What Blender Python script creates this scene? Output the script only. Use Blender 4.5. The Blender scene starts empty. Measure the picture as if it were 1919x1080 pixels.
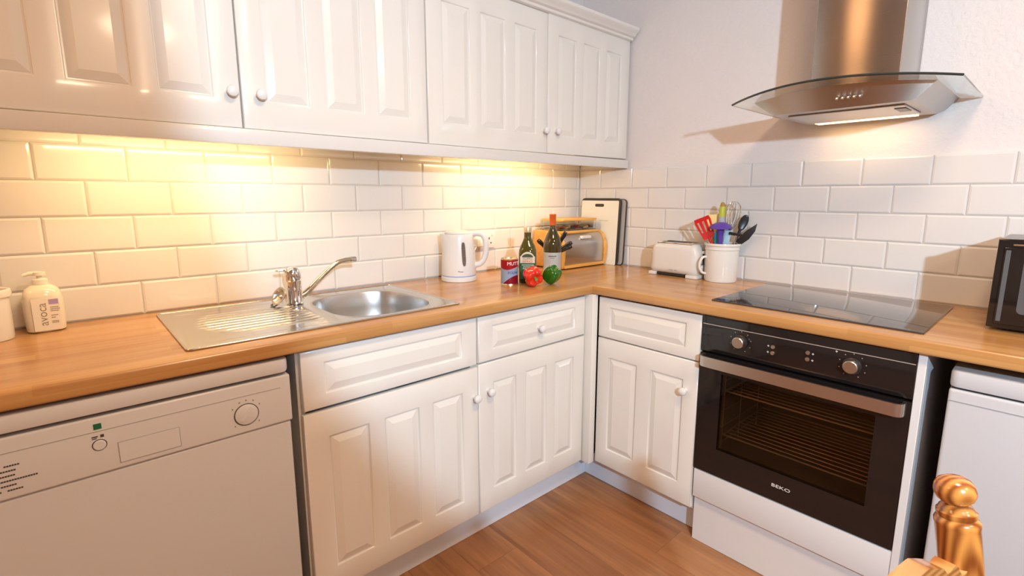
import bpy, bmesh, math, random
from mathutils import Vector, Matrix
random.seed(7)
S = bpy.context.scene
COL = S.collection
PI = math.pi

# ------------------------------------------------------------------ camera
CAM = Vector((-2.2062, -1.903, 1.2731))
YAW, PITCH, ROLL, FPX = 0.7392, -0.1664, 0.0019, 938.56
SHX, SHY = 11.15, -14.98
FW = Vector((math.cos(PITCH)*math.sin(YAW), math.cos(PITCH)*math.cos(YAW), math.sin(PITCH)))
RT0 = Vector((math.cos(YAW), -math.sin(YAW), 0)); UP0 = RT0.cross(FW)
RT = RT0*math.cos(ROLL)+UP0*math.sin(ROLL); UP = -RT0*math.sin(ROLL)+UP0*math.cos(ROLL)
cd = bpy.data.cameras.new('camera'); cam = bpy.data.objects.new('camera', cd); COL.objects.link(cam)
cd.sensor_fit = 'HORIZONTAL'; cd.sensor_width = 36; cd.lens = FPX*36/1919
cd.shift_x = -SHX/1919; cd.shift_y = SHY/1919
cd.clip_start = .02
M = Matrix(((RT.x, UP.x, -FW.x), (RT.y, UP.y, -FW.y), (RT.z, UP.z, -FW.z))).to_4x4()
M.translation = CAM; cam.matrix_world = M
S.camera = cam
def at(u, v, ax, val):
    d = FW + RT*((u-959.5-SHX)/FPX) - UP*((v-540-SHY)/FPX)
    i = 'xyz'.index(ax)
    return CAM + d*((val-CAM[i])/d[i])

# ------------------------------------------------------------------ light
S.view_settings.view_transform = 'Standard'; S.view_settings.look = 'None'
S.view_settings.exposure = 0.06; S.view_settings.gamma = 1.0; S.view_settings.use_curve_mapping = False
w = bpy.data.worlds.new('world'); S.world = w; w.use_nodes = True
w.node_tree.nodes['Background'].inputs[0].default_value = (.9, .6, .4, 1)
w.node_tree.nodes['Background'].inputs[1].default_value = .02
def light(name, kind, loc, energy, color, target=None, **kw):
    l = bpy.data.lights.new(name, kind); l.energy = energy; l.color = color
    for k, v in kw.items(): setattr(l, k, v)
    o = bpy.data.objects.new(name, l); COL.objects.link(o); o.location = loc
    if target is not None:
        o.rotation_euler = (Vector(target)-Vector(loc)).to_track_quat('-Z', 'Y').to_euler()
    return o
FL = Vector((-2.4, -3.0, 1.75))
az, el = math.radians(49.5), math.radians(2)
FD = Vector((math.sin(az)*math.cos(el), math.cos(az)*math.cos(el), math.sin(el)))
light('photo_flash', 'SPOT', FL, 236, (.56, .80, 1.0), FL+FD, spot_size=math.radians(84), spot_blend=.16, shadow_soft_size=.035)
WARM = (1.0, .62, .34)
light('ceiling_lamp', 'AREA', (-1.6, -2.0, 2.52), 29, (1.0, .68, .41), (-1.6, -2.0, 0), shape='DISK', size=.45)
light('ceiling_lamp', 'AREA', (-3.45, -.52, 2.3), 11, (1.0, .50, .20), (-2.0, -1.2, 0.6), shape='DISK', size=.62)
light('ceiling_lamp', 'AREA', (-1.6, -3.7, 2.52), 26, (1.0, .72, .48), (-1.6, -3.4, 0), shape='DISK', size=.45)

# ------------------------------------------------------------------ materials
def lin(c):
    return tuple((x/12.92 if x <= .04045 else ((x+.055)/1.055)**2.4) for x in c)
def rgb(r, g, b): return lin((r/255, g/255, b/255))+(1,)
MATS = {}
def mat(name, col, rough=.5, metal=0, coat=0, trans=0, ior=1.45, aniso=0, bump=None, spec=.5, emit=None, es=0):
    if name in MATS: return MATS[name]
    m = bpy.data.materials.new(name); m.use_nodes = True; nt = m.node_tree; b = nt.nodes['Principled BSDF']
    b.inputs['Base Color'].default_value = col; b.inputs['Roughness'].default_value = rough
    b.inputs['Metallic'].default_value = metal; b.inputs['Coat Weight'].default_value = coat
    b.inputs['Transmission Weight'].default_value = trans; b.inputs['IOR'].default_value = ior
    b.inputs['Anisotropic'].default_value = aniso; b.inputs['Specular IOR Level'].default_value = spec
    b.inputs['Coat Roughness'].default_value = .08
    if emit: b.inputs['Emission Color'].default_value = emit; b.inputs['Emission Strength'].default_value = es
    # slight procedural tone variation on every material
    tc = nt.nodes.new('ShaderNodeTexCoord'); nz = nt.nodes.new('ShaderNodeTexNoise'); nz.inputs['Scale'].default_value = 9
    mx = nt.nodes.new('ShaderNodeMix'); mx.data_type = 'RGBA'; mx.blend_type = 'MULTIPLY'; mx.inputs[0].default_value = .035
    mx.inputs[6].default_value = col
    nt.links.new(tc.outputs['Object'], nz.inputs['Vector']); nt.links.new(nz.outputs['Color'], mx.inputs[7]); nt.links.new(mx.outputs[2], b.inputs['Base Color'])
    if bump:
        sc, st, dist = bump
        n2 = nt.nodes.new('ShaderNodeTexNoise'); n2.inputs['Scale'].default_value = sc; n2.inputs['Detail'].default_value = 3
        bp = nt.nodes.new('ShaderNodeBump'); bp.inputs['Strength'].default_value = st; bp.inputs['Distance'].default_value = dist
        nt.links.new(tc.outputs['Object'], n2.inputs['Vector']); nt.links.new(n2.outputs['Fac'], bp.inputs['Height']); nt.links.new(bp.outputs['Normal'], b.inputs['Normal'])
    MATS[name] = m
    return m
def wood(name, c1, c2, axis=0, scale=1.0, rough=.35, strips=None, rings=False, coat=0, rand=False, uv=False):
    """grain runs along the given object axis; strips=(length,width) adds butcher-block staves"""
    if name in MATS: return MATS[name]
    m = bpy.data.materials.new(name); m.use_nodes = True; nt = m.node_tree; N = nt.nodes; Lk = nt.links; b = N['Principled BSDF']
    b.inputs['Roughness'].default_value = rough; b.inputs['Coat Weight'].default_value = coat; b.inputs['Coat Roughness'].default_value = .12
    tc = N.new('ShaderNodeTexCoord'); src = tc.outputs['UV'] if uv else tc.outputs['Object']
    if rand:
        oi = N.new('ShaderNodeObjectInfo'); ad = N.new('ShaderNodeVectorMath'); ad.operation = 'ADD'
        ml = N.new('ShaderNodeMath'); ml.operation = 'MULTIPLY'; ml.inputs[1].default_value = 37
        Lk.new(oi.outputs['Random'], ml.inputs[0]); Lk.new(src, ad.inputs[0]); Lk.new(ml.outputs[0], ad.inputs[1]); src = ad.outputs[0]
    mp = N.new('ShaderNodeMapping'); sc = [14*scale]*3; sc[axis] = 1.1*scale; mp.inputs['Scale'].default_value = sc
    Lk.new(src, mp.inputs['Vector'])
    n1 = N.new('ShaderNodeTexNoise'); n1.inputs['Scale'].default_value = 1.3; n1.inputs['Detail'].default_value = 5; n1.inputs['Distortion'].default_value = .6
    Lk.new(mp.outputs[0], n1.inputs['Vector'])
    mp2 = N.new('ShaderNodeMapping'); sc2 = [90*scale]*3; sc2[axis] = 4*scale; mp2.inputs['Scale'].default_value = sc2
    Lk.new(src, mp2.inputs['Vector'])
    n2 = N.new('ShaderNodeTexNoise'); n2.inputs['Scale'].default_value = 1.0; n2.inputs['Detail'].default_value = 2; Lk.new(mp2.outputs[0], n2.inputs['Vector'])
    fac = N.new('ShaderNodeMath'); fac.operation = 'MULTIPLY_ADD'; fac.inputs[1].default_value = .45; Lk.new(n2.outputs['Fac'], fac.inputs[0])
    m1 = N.new('ShaderNodeMath'); m1.operation = 'MULTIPLY'; m1.inputs[1].default_value = .75; Lk.new(n1.outputs['Fac'], m1.inputs[0]); Lk.new(m1.outputs[0], fac.inputs[2])
    f = fac.outputs[0]
    if rings:
        wv = N.new('ShaderNodeTexWave'); wv.wave_type = 'RINGS'; wv.rings_direction = 'XYZ'[axis]; wv.inputs['Scale'].default_value = rings; wv.inputs['Distortion'].default_value = 2.5; wv.inputs['Detail'].default_value = 1
        mp3 = N.new('ShaderNodeMapping'); s3 = [1]*3; s3[axis] = .25; mp3.inputs['Scale'].default_value = s3; mp3.inputs['Location'].default_value = (.02, .013, 0)
        Lk.new(src, mp3.inputs['Vector']); Lk.new(mp3.outputs[0], wv.inputs['Vector'])
        a2 = N.new('ShaderNodeMath'); a2.operation = 'MULTIPLY_ADD'; a2.inputs[1].default_value = .45; Lk.new(wv.outputs['Fac'], a2.inputs[0])
        m2 = N.new('ShaderNodeMath'); m2.operation = 'MULTIPLY'; m2.inputs[1].default_value = .5; Lk.new(f, m2.inputs[0]); Lk.new(m2.outputs[0], a2.inputs[2]); f = a2.outputs[0]
    if strips:
        br = N.new('ShaderNodeTexBrick'); br.inputs['Scale'].default_value = 1; br.inputs['Brick Width'].default_value = strips[0]; br.inputs['Row Height'].default_value = strips[1]
        br.inputs['Mortar Size'].default_value = 0; br.inputs['Color1'].default_value = (0, 0, 0, 1); br.inputs['Color2'].default_value = (1, 1, 1, 1); br.inputs['Bias'].default_value = 0; br.offset = .37; br.squash = 1
        Lk.new(src, br.inputs['Vector'])
        a3 = N.new('ShaderNodeMath'); a3.operation = 'MULTIPLY_ADD'; a3.inputs[1].default_value = .28; Lk.new(br.outputs['Color'], a3.inputs[0])
        m3 = N.new('ShaderNodeMath'); m3.operation = 'MULTIPLY'; m3.inputs[1].default_value = .75; Lk.new(f, m3.inputs[0]); Lk.new(m3.outputs[0], a3.inputs[2]); f = a3.outputs[0]
    cr = N.new('ShaderNodeValToRGB'); cr.color_ramp.elements[0].position = .3; cr.color_ramp.elements[1].position = .82
    cr.color_ramp.elements[0].color = c1; cr.color_ramp.elements[1].color = c2
    Lk.new(f, cr.inputs[0]); Lk.new(cr.outputs[0], b.inputs['Base Color'])
    MATS[name] = m
    return m
def steel(name, col=(.56, .54, .52, 1), rough=.28, aniso=.7, axis=1, streak=(4, 500), rot=0):
    if name in MATS: return MATS[name]
    m = mat(name, col, rough, 1, aniso=aniso); nt = m.node_tree; b = nt.nodes['Principled BSDF']; b.inputs['Anisotropic Rotation'].default_value = rot
    tc = nt.nodes.new('ShaderNodeTexCoord'); mp = nt.nodes.new('ShaderNodeMapping'); s = [streak[1]]*3; s[axis] = streak[0]; mp.inputs['Scale'].default_value = s
    nz = nt.nodes.new('ShaderNodeTexNoise'); nz.inputs['Scale'].default_value = 1; nz.inputs['Detail'].default_value = 2
    mr = nt.nodes.new('ShaderNodeMapRange'); mr.inputs['To Min'].default_value = rough*.9; mr.inputs['To Max'].default_value = rough*1.12
    nt.links.new(tc.outputs['Object'], mp.inputs[0]); nt.links.new(mp.outputs[0], nz.inputs['Vector']); nt.links.new(nz.outputs['Fac'], mr.inputs[0]); nt.links.new(mr.outputs[0], b.inputs['Roughness'])
    return m
VINYL = mat('cream_vinyl', (.79, .755, .70, 1), .22, coat=.35)
WHITE = mat('white_enamel', (.70, .69, .685, 1), .3, coat=.2)
WHITEP = mat('white_plastic', (.76, .75, .74, 1), .3)
DWM = mat('dishwasher_enamel', (.68, .675, .685, 1), .3, coat=.15)
PLINTH = mat('white_plinth', (.72, .75, .82, 1), .3)
TILE = mat('glazed_tile', (.71, .685, .665, 1), .11, coat=.3, bump=(14, .06, .004))
GROUT = mat('grout', (.56, .52, .49, 1), .9)
PAINT = mat('wall_paint', (.74, .69, .675, 1), .55, bump=(75, .4, .005))
CEILM = mat('ceiling_paint', (.75, .72, .68, 1), .8)
WORK = wood('worktop_beech', rgb(164, 110, 58), rgb(200, 152, 94), axis=0, scale=.9, rough=.27, strips=(.38, .042), uv=True, coat=.25)
PLANK = wood('floor_oak', rgb(118, 76, 47), rgb(180, 128, 86), axis=1, scale=.75, rough=.42, rand=True)
PINE = wood('orange_pine', rgb(122, 60, 20), rgb(214, 140, 66), axis=2, scale=1.2, rough=.22, rings=34, coat=.6)
BAMBOO = wood('bamboo', rgb(205, 140, 60), rgb(238, 180, 92), axis=0, scale=1.5, rough=.4)
STEEL = steel('brushed_steel')
STEELV = steel('brushed_steel_chimney', (.42, .39, .37, 1), .26, .85, axis=1, rot=.25)
STEELC = steel('brushed_steel_canopy', (.50, .47, .44, 1), .34, .6, axis=1, rot=.25)
SINKM = steel('sink_steel', (.62, .61, .59, 1), .17, 0, axis=0)
CHROME = mat('chrome', (.8, .8, .8, 1), .06, 1)
SATIN = mat('satin_aluminium', (.62, .58, .54, 1), .32, 1)
BLACKG = mat('black_gloss', (.012, .010, .010, 1), .06, coat=.3)
BLACKP = mat('black_plastic', (.02, .018, .018, 1), .3)
DARK = mat('dark_recess', (.03, .025, .022, 1), .7)
GREYP = mat('grey_plastic', (.35, .34, .34, 1), .4)
GREYSIDE = mat('grey_side', (.30, .30, .32, 1), .45)
LPRINT = mat('white_print', (.75, .74, .72, 1), .5)
DPRINT = mat('dark_print', (.06, .055, .05, 1), .6)
GPRINT = mat('grey_print', (.3, .27, .24, 1), .6)

# ------------------------------------------------------------------ mesh helpers
def obj(name, bm, m, parent=None, smooth=40, world=True):
    bmesh.ops.recalc_face_normals(bm, faces=bm.faces)
    if parent is not None and world:
        p = parent
        while p.parent: p = p.parent
        bmesh.ops.translate(bm, verts=bm.verts, vec=-p.location)
    me = bpy.data.meshes.new(name); bm.to_mesh(me); bm.free()
    if smooth:
        me.polygons.foreach_set('use_smooth', [True]*len(me.polygons)); me.set_sharp_from_angle(angle=math.radians(smooth))
    if m: me.materials.append(m)
    o = bpy.data.objects.new(name, me); COL.objects.link(o)
    if parent is not None: o.parent = parent
    return o
def tag(o, label=None, cat=None, group=None, kind=None):
    if label: o['label'] = label
    if cat: o['category'] = cat
    if group: o['group'] = group
    if kind: o['kind'] = kind
    return o
def thing(name, label, cat, loc, rotz=0, group=None):
    o = bpy.data.objects.new(name, None); COL.objects.link(o); o.location = loc; o.rotation_euler = (0, 0, rotz); o.empty_display_size = .05
    return tag(o, label, cat, group)
def nb(): return bmesh.new()
def box(bm, x0, x1, y0, y1, z0, z1, bev=0, seg=2):
    t = bmesh.new(); bmesh.ops.create_cube(t, size=1)
    for v in t.verts: v.co = Vector(((x0+x1)/2+v.co.x*(x1-x0), (y0+y1)/2+v.co.y*(y1-y0), (z0+z1)/2+v.co.z*(z1-z0)))
    if bev: bmesh.ops.bevel(t, geom=t.edges[:], offset=bev, segments=seg, affect='EDGES', profile=.6)
    return join(bm, t)
def join(bm, t, mtx=None):
    vm = []
    for v in t.verts: vm.append(bm.verts.new(mtx @ v.co if mtx else v.co))
    t.verts.index_update(); nf = []
    for f in t.faces:
        try: nf.append(bm.faces.new([vm[v.index] for v in f.verts]))
        except ValueError: pass
    t.free(); return vm
def lathe(bm, prof, seg=40, c=(0, 0, 0), sx=1, sy=1, mtx=None):
    rings = []
    for r, z in prof:
        if r < 1e-6: rings.append([(0, 0, z)])
        else: rings.append([(r*sx*math.cos(2*PI*k/seg), r*sy*math.sin(2*PI*k/seg), z) for k in range(seg)])
    c = Vector(c); T = (lambda p: (mtx @ Vector(p))+c) if mtx else (lambda p: Vector(p)+c)
    R = [[bm.verts.new(T(p)) for p in r] for r in rings]
    for a, b in zip(R, R[1:]):
        for k in range(seg):
            k2 = (k+1) % seg
            if len(a) == 1 and len(b) == 1: continue
            if len(a) == 1: bm.faces.new((a[0], b[k2], b[k]))
            elif len(b) == 1: bm.faces.new((a[k], a[k2], b[0]))
            else: bm.faces.new((a[k], a[k2], b[k2], b[k]))
    return bm
def tube(bm, pts, r, seg=12, caps=True):
    pts = [Vector(p) for p in pts]; n = len(pts); rr = r if isinstance(r, (list, tuple)) else [r]*n
    prev = None; R = []
    for i, p in enumerate(pts):
        t = (pts[min(i+1, n-1)]-pts[max(i-1, 0)]).normalized()
        if prev is None:
            a = Vector((0, 0, 1)) if abs(t.z) < .9 else Vector((1, 0, 0)); u = t.cross(a).normalized()
        else: u = (prev-t*prev.dot(t)).normalized()
        prev = u; v = t.cross(u)
        R.append([bm.verts.new(p+(u*math.cos(2*PI*k/seg)+v*math.sin(2*PI*k/seg))*rr[i]) for k in range(seg)])
    for a, b in zip(R, R[1:]):
        for k in range(seg): bm.faces.new((a[k], a[(k+1) % seg], b[(k+1) % seg], b[k]))
    if caps: bm.faces.new(R[0][::-1]); bm.faces.new(R[-1])
    return bm
def smoothpath(ctrl, n=8):
    P = [Vector(c) for c in ctrl]; P = [P[0]*2-P[1]]+P+[P[-1]*2-P[-2]]; out = []
    for i in range(1, len(P)-2):
        for k in range(n):
            t = k/n; a, b, c, d = P[i-1:i+3]
            out.append(.5*((2*b)+(c-a)*t+(2*a-5*b+4*c-d)*t*t+(3*b-a-3*c+d)*t**3))
    out.append(P[-2]); return out
def prism(bm, poly, d0, d1, axis='z', bev=0):
    """poly: 2D list; extruded along axis from d0 to d1. axis x:(y,z)  y:(x,z)  z:(x,y)"""
    f = {'x': lambda p, d: (d, p[0], p[1]), 'y': lambda p, d: (p[0], d, p[1]), 'z': lambda p, d: (p[0], p[1], d)}[axis]
    t = bmesh.new(); a = [t.verts.new(f(p, d0)) for p in poly]; b = [t.verts.new(f(p, d1)) for p in poly]; n = len(poly)
    t.faces.new(a[::-1]); t.faces.new(b)
    for k in range(n): t.faces.new((a[k], a[(k+1) % n], b[(k+1) % n], b[k]))
    if bev:
        bmesh.ops.recalc_face_normals(t, faces=t.faces)
        es = [e for e in t.edges if len(e.link_faces) == 2 and e.link_faces[0].normal.dot(e.link_faces[1].normal) < .5]
        bmesh.ops.bevel(t, geom=es, offset=bev, segments=2, affect='EDGES', profile=.6)
    join(bm, t); return bm
def rrect(x0, x1, y0, y1, r, n=6):
    out = []
    for cx, cy, a0 in ((x1-r, y1-r, 0), (x0+r, y1-r, 90), (x0+r, y0+r, 180), (x1-r, y0+r, 270)):
        for k in range(n+1):
            a = math.radians(a0+90*k/n); out.append((cx+r*math.cos(a), cy+r*math.sin(a)))
    return out
def xf(bm, fn):
    for v in bm.verts: v.co = Vector(fn(v.co))
    return bm
def text(s, size, ext=.0004, align='CENTER'):
    c = bpy.data.curves.new('txt', 'FONT'); c.body = s; c.size = size; c.extrude = ext; c.align_x = align; c.align_y = 'CENTER'; c.resolution_u = 3
    o = bpy.data.objects.new('txt', c); COL.objects.link(o)
    me = bpy.data.meshes.new_from_object(o.evaluated_get(bpy.context.evaluated_depsgraph_get()))
    bm = bmesh.new(); bm.from_mesh(me); bpy.data.objects.remove(o); bpy.data.curves.remove(c); bpy.data.meshes.remove(me)
    return bm
def wrap(bm, r, ang, z0, prof=None):
    """lay flat text (x right, y up) round a vertical cylinder, centred at angle ang"""
    def fn(p):
        a = ang + p.x/r; rr = r+p.z
        return (rr*math.cos(a), rr*math.sin(a), z0+p.y)
    return xf(bm, fn)
# frames for the two runs: local x along the front (left to right), y into the cabinet, z up
def BK(x0, y0, z0): return lambda p: (x0+p[0], y0+p[1], z0+p[2])
def RG(x0, y0, z0): return lambda p: (x0+p[1], y0-p[0], z0+p[2])

# ------------------------------------------------------------------ structure
ZW, D, TH = .91, .607, .037
P_, R_, Z0 = .202, .1003, 1.4126
OX, OY = -1.3336, -1.3642
RX0, RY0, ZC = -4.3, -4.7, 2.6
def structure(name, bm, m, label=None):
    o = obj(name, bm, m, None, smooth=0); tag(o, label, None, None, 'structure'); return o
wall_b = structure('wall_back', xf(nb(), lambda p: p) if 0 else (lambda b: (box(b, RX0, .1, .006, .1, 0, ZC), b)[1])(nb()), PAINT, 'painted back wall carrying the tiled splashback and wall cabinets')
wall_r = structure('wall_right', (lambda b: (box(b, .006, .1, RY0, .006, 0, ZC), b)[1])(nb()), PAINT, 'lilac white textured plaster wall behind the cooker hood')
structure('wall_left', (lambda b: (box(b, RX0-.1, RX0, RY0, .1, 0, ZC), b)[1])(nb()), PAINT, 'painted wall at the left of the room')
structure('wall_front', (lambda b: (box(b, RX0-.1, .1, RY0-.1, RY0, 0, ZC), b)[1])(nb()), PAINT, 'painted wall behind the camera')
structure('ceiling', (lambda b: (box(b, RX0, .1, RY0, .1, ZC, ZC+.08), b)[1])(nb()), CEILM, 'pale painted ceiling')
floor = structure('floor', (lambda b: (box(b, RX0, .1, RY0, .1, -.05, -.004), b)[1])(nb()), DARK, 'brown oak plank floor')
# floor planks
PW, PLn = .178, 1.22
bm = nb(); box(bm, 0, PW-.0007, 0, PLn-.0007, -.004, 0); 
first = obj('plank', bm, PLANK, floor, smooth=0); first['kind'] = 'structure'; del first['kind']
pm = first.data; n = 0
x = RX0; col_i = 0
while x < -.05:
    off = [0, .43, .86, .21, .64][col_i % 5]
    y = RY0 - off
    while y < 0:
        y0, y1 = max(y, RY0), min(y+PLn, .0)
        if y1-y0 > .02:
            if n == 0: o = first
            else: o = first.copy(); COL.objects.link(o)
            o.parent = floor; o.location = (x, y0, 0)
            if y1-y0 < PLn-.001: o.scale = (1, (y1-y0)/PLn, 1)
            n += 1
        y += PLn
    x += PW; col_i += 1

# tiles
def tile_mesh(w, h):
    bm = nb(); e = .006; t = .0045
    lv = [(0, .004), (0, -.0012), (.0016, -.0026), (e, -.0048)]
    rings = [[bm.verts.new(p) for p in ((i, y, i), (w-i, y, i), (w-i, y, h-i), (i, y, h-i))] for i, y in lv]
    for a, b in zip(rings, rings[1:]):
        for k in range(4): bm.faces.new((a[k], a[(k+1) % 4], b[(k+1) % 4], b[k]))
    bm.faces.new(rings[-1]); bmesh.ops.recalc_face_normals(bm, faces=bm.faces)
    me = bpy.data.meshes.new('tile'); bm.to_mesh(me); bm.free(); me.materials.append(TILE)
    me.polygons.foreach_set('use_smooth', [False]*len(me.polygons)); return me
TM = {}
def add_tile(parent, loc, rot, w, h):
    k = (round(w, 3), round(h, 3))
    if k not in TM: TM[k] = tile_mesh(*k)
    o = bpy.data.objects.new('tile', TM[k]); COL.objects.link(o); o.parent = parent
    j = .0006
    o.location = Vector(loc); o.rotation_euler = (random.uniform(-.0015, .0015), random.uniform(-.0012, .0012), rot+random.uniform(-.002, .002))
G = .0018
bm = nb(); box(bm, -2.62, .0, -.0006, .006, ZW-.03, Z0+.06)
obj('grout_bed', bm, GROUT, wall_b, smooth=0)
bm = nb(); box(bm, -.0006, .006, -2.75, -.0006, ZW-.03, Z0-.001)
obj('grout_bed', bm, GROUT, wall_r, smooth=0)
for row in range(-1, 5):
    zt = Z0-row*R_; zb = zt-R_
    if row == -1: zt = zb+.055
    for k in range(-9, 10):
        j = k + (0 if row % 2 == 1 else .5)
        xl = OX-(j+1)*P_; xr = xl+P_
        xl, xr = max(xl, -2.62), min(xr, -.001)
        if xr-xl > .012: add_tile(wall_b, (xl+G/2, 0, zb+G/2), 0, xr-xl-G, zt-zb-G)
for row in range(5):
    zt = Z0-row*R_; zb = zt-R_
    for k in range(-9, 10):
        j = k + (.5 if row % 2 == 1 else 0)
        yl = OY-j*P_; yr = yl-P_            # tile runs from yl down to yr
        yl, yr = min(yl, -.005), max(yr, -2.75)
        if yl-yr > .012: add_tile(wall_r, (0, yl-G/2, zb+G/2), -PI/2, yl-yr-G, zt-zb-G)

# ------------------------------------------------------------------ panelled fronts
def panel_rects(w, h, cols, st, rl, gap):
    pw = (w-2*st-(cols-1)*gap)/cols
    return [(st+i*(pw+gap), st+i*(pw+gap)+pw, rl, h-rl) for i in range(cols)]
def front(name, parent, T, w, h, cols, st, rl, gap, m=VINYL, th=.018):
    """moulded front: frame with recessed grooves; each raised panel is its own piece"""
    rs = panel_rects(w, h, cols, st, rl, gap); bm = nb(); e = .0035
    xs = sorted({e, w-e}|{r[0] for r in rs}|{r[1] for r in rs}); zs = [e, rl, h-rl, h-e]
    V = {}
    def vt(x, y, z):
        k = (round(x, 5), round(y, 5), round(z, 5))
        if k not in V: V[k] = bm.verts.new(k)
        return V[k]
    for a, b in zip(xs, xs[1:]):
        for c, d in zip(zs, zs[1:]):
            hole = [r for r in rs if abs(r[0]-a) < 1e-4 and abs(r[1]-b) < 1e-4 and c > e+1e-4 and d < h-e-1e-4]
            if not hole: bm.faces.new((vt(a, 0, c), vt(b, 0, c), vt(b, 0, d), vt(a, 0, d)))
            else:
                lv = [(0, 0), (.0025, .0018), (.004, .0055), (.0075, .0066)]
                R = [[vt(a+i, y, c+i), vt(b-i, y, c+i), vt(b-i, y, d-i), vt(a+i, y, d-i)] for i, y in lv]
                for p, q in zip(R, R[1:]):
                    for k in range(4): bm.faces.new((p[k], p[(k+1) % 4], q[(k+1) % 4], q[k]))
                bm.faces.new(R[-1])
    # rim
    O = [vt(e, 0, e)]
    def loop(i, y): return [vt(i, y, i), vt(w-i, y, i), vt(w-i, y, h-i), vt(i, y, h-i)]
    l1 = loop(.001, .001); l2 = loop(0, e); l3 = loop(0, th)
    # outer edge of the front grid, split at the grid lines
    xb = xs; zb2 = zs
    def edge(pts, A, B): bm.faces.new([vt(*p) for p in pts]+[B, A])
    edge([(x, 0, e) for x in xb], l1[0], l1[1]); edge([(w-e, 0, z) for z in zb2], l1[1], l1[2])
    edge([(x, 0, h-e) for x in xb[::-1]], l1[2], l1[3]); edge([(e, 0, z) for z in zb2[::-1]], l1[3], l1[0])
    for p, q in ((l1, l2), (l2, l3)):
        for k in range(4): bm.faces.new((p[k], p[(k+1) % 4], q[(k+1) % 4], q[k]))
    bm.faces.new(l3)
    d = obj(name, xf(bm, T), m, parent, smooth=50)
    for a, b, c, dd in rs:
        g = .0076; bm = nb(); lv = [(g, .0065), (g, .0058), (g+.003, .0050), (g+.019, .0006), (g+.0205, .0002)]
        R = [[bm.verts.new((a+i, y, c+i)), bm.verts.new((b-i, y, c+i)), bm.verts.new((b-i, y, dd-i)), bm.verts.new((a+i, y, dd-i))] for i, y in lv]
        for p, q in zip(R, R[1:]):
            for k in range(4): bm.faces.new((p[k], p[(k+1) % 4], q[(k+1) % 4], q[k]))
        bm.faces.new(R[-1]); bm.faces.new(R[0])
        obj('raised_panel', xf(bm, T), m, d, smooth=6)
    return d
KNOBP = [(0, .0), (.008, 0), (.007, -.007), (.0085, -.012), (.0135, -.017), (.0150, -.022), (.0135, -.027), (.008, -.0305), (0, -.0315)]
def knob(parent, T, x, z, m=WHITEP):
    bm = nb(); lathe(bm, KNOBP, 24); xf(bm, lambda p: (x+p.x, p.z, z+p.y)); return obj('knob', xf(bm, T), m, parent)

# ------------------------------------------------------------------ wall cabinets
YU = -.319
def wall_cabinet(label, x0, x1, doors):
    t = thing('wall_cabinet', label, 'cabinet', ((x0+x1)/2, 0, 1.457), 0, 'cream wall cabinets')
    bm = nb(); box(bm, x0+.001, x1-.001, YU+.02, -.006, 1.457, 2.03, .001, 1); obj('carcass', bm, VINYL, t)
    for a, b, kx, dz in doors:
        d = front('door', t, BK(a, YU, 1.458+dz), b-a, .572, 3, .062, .075, .047)
        knob(d, BK(a, YU, 1.458+dz), kx-a, .093)
    return t
wall_cabinet('two door cream wall cabinet above the sink and drainer', -2.40, -1.197, [(-2.398, -1.799, -1.822, 0), (-1.795, -1.199, -1.749, 0)])
wall_cabinet('two door cream wall cabinet above the kettle, ending at the corner', -1.196, -.006, [(-1.194, -.593, -.614, 0), (-.589, -.008, -.539, .003)])
bm = nb(); box(bm, -2.40, -.006, -.331, -.300, 1.414, 1.4555, .0025)
tag(obj('light_pelmet', bm, mat('pelmet_cream', (.72, .695, .66, 1), .25, coat=.3)), 'long cream pelmet board under the wall cabinets hiding the lights', 'pelmet')
prof = [(-.018, 2.031), (-.326, 2.031), (-.332, 2.034), (-.334, 2.043), (-.345, 2.048), (-.352, 2.058), (-.362, 2.064), (-.368, 2.072), (-.369, 2.083), (-.36, 2.085), (-.018, 2.085)]
bm = nb(); prism(bm, prof, -2.44, -.006, 'x'); tag(obj('cornice', bm, VINYL, smooth=30), 'moulded cream cornice along the top of the wall cabinets', 'cornice')
# lights hidden under the cabinets
def cab_light(label, x0, x1, watts):
    t = thing('under_cabinet_light', label, 'light', ((x0+x1)/2, -.2, 1.432), 0, 'under cabinet strip lights')
    bm = nb(); box(bm, x0, x1, -.26, -.21, 1.442, 1.4565, .003); obj('housing', bm, WHITEP, t)
    bm = nb(); tube(bm, [(x0+.02, -.235, 1.434), (x1-.02, -.235, 1.434)], .008, 12); obj('tube', bm, mat('glowing_tube', (1, .9, .7, 1), .4, emit=(1, .7, .34, 1), es=7), t)
    l = light('strip_glow', 'AREA', (0, 0, 0), watts, (1, .69, .32), shape='RECTANGLE', size=x1-x0-.05, size_y=.02)
    l.parent = t; l.location = (0, -.035, -.008); l.rotation_euler = (math.radians(36), 0, 0)
cab_light('left strip light glowing behind the pelmet above the drainer', -2.24, -1.56, 2.5)
cab_light('right strip light glowing behind the pelmet above the kettle', -.92, -.30, 2.5)

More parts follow.
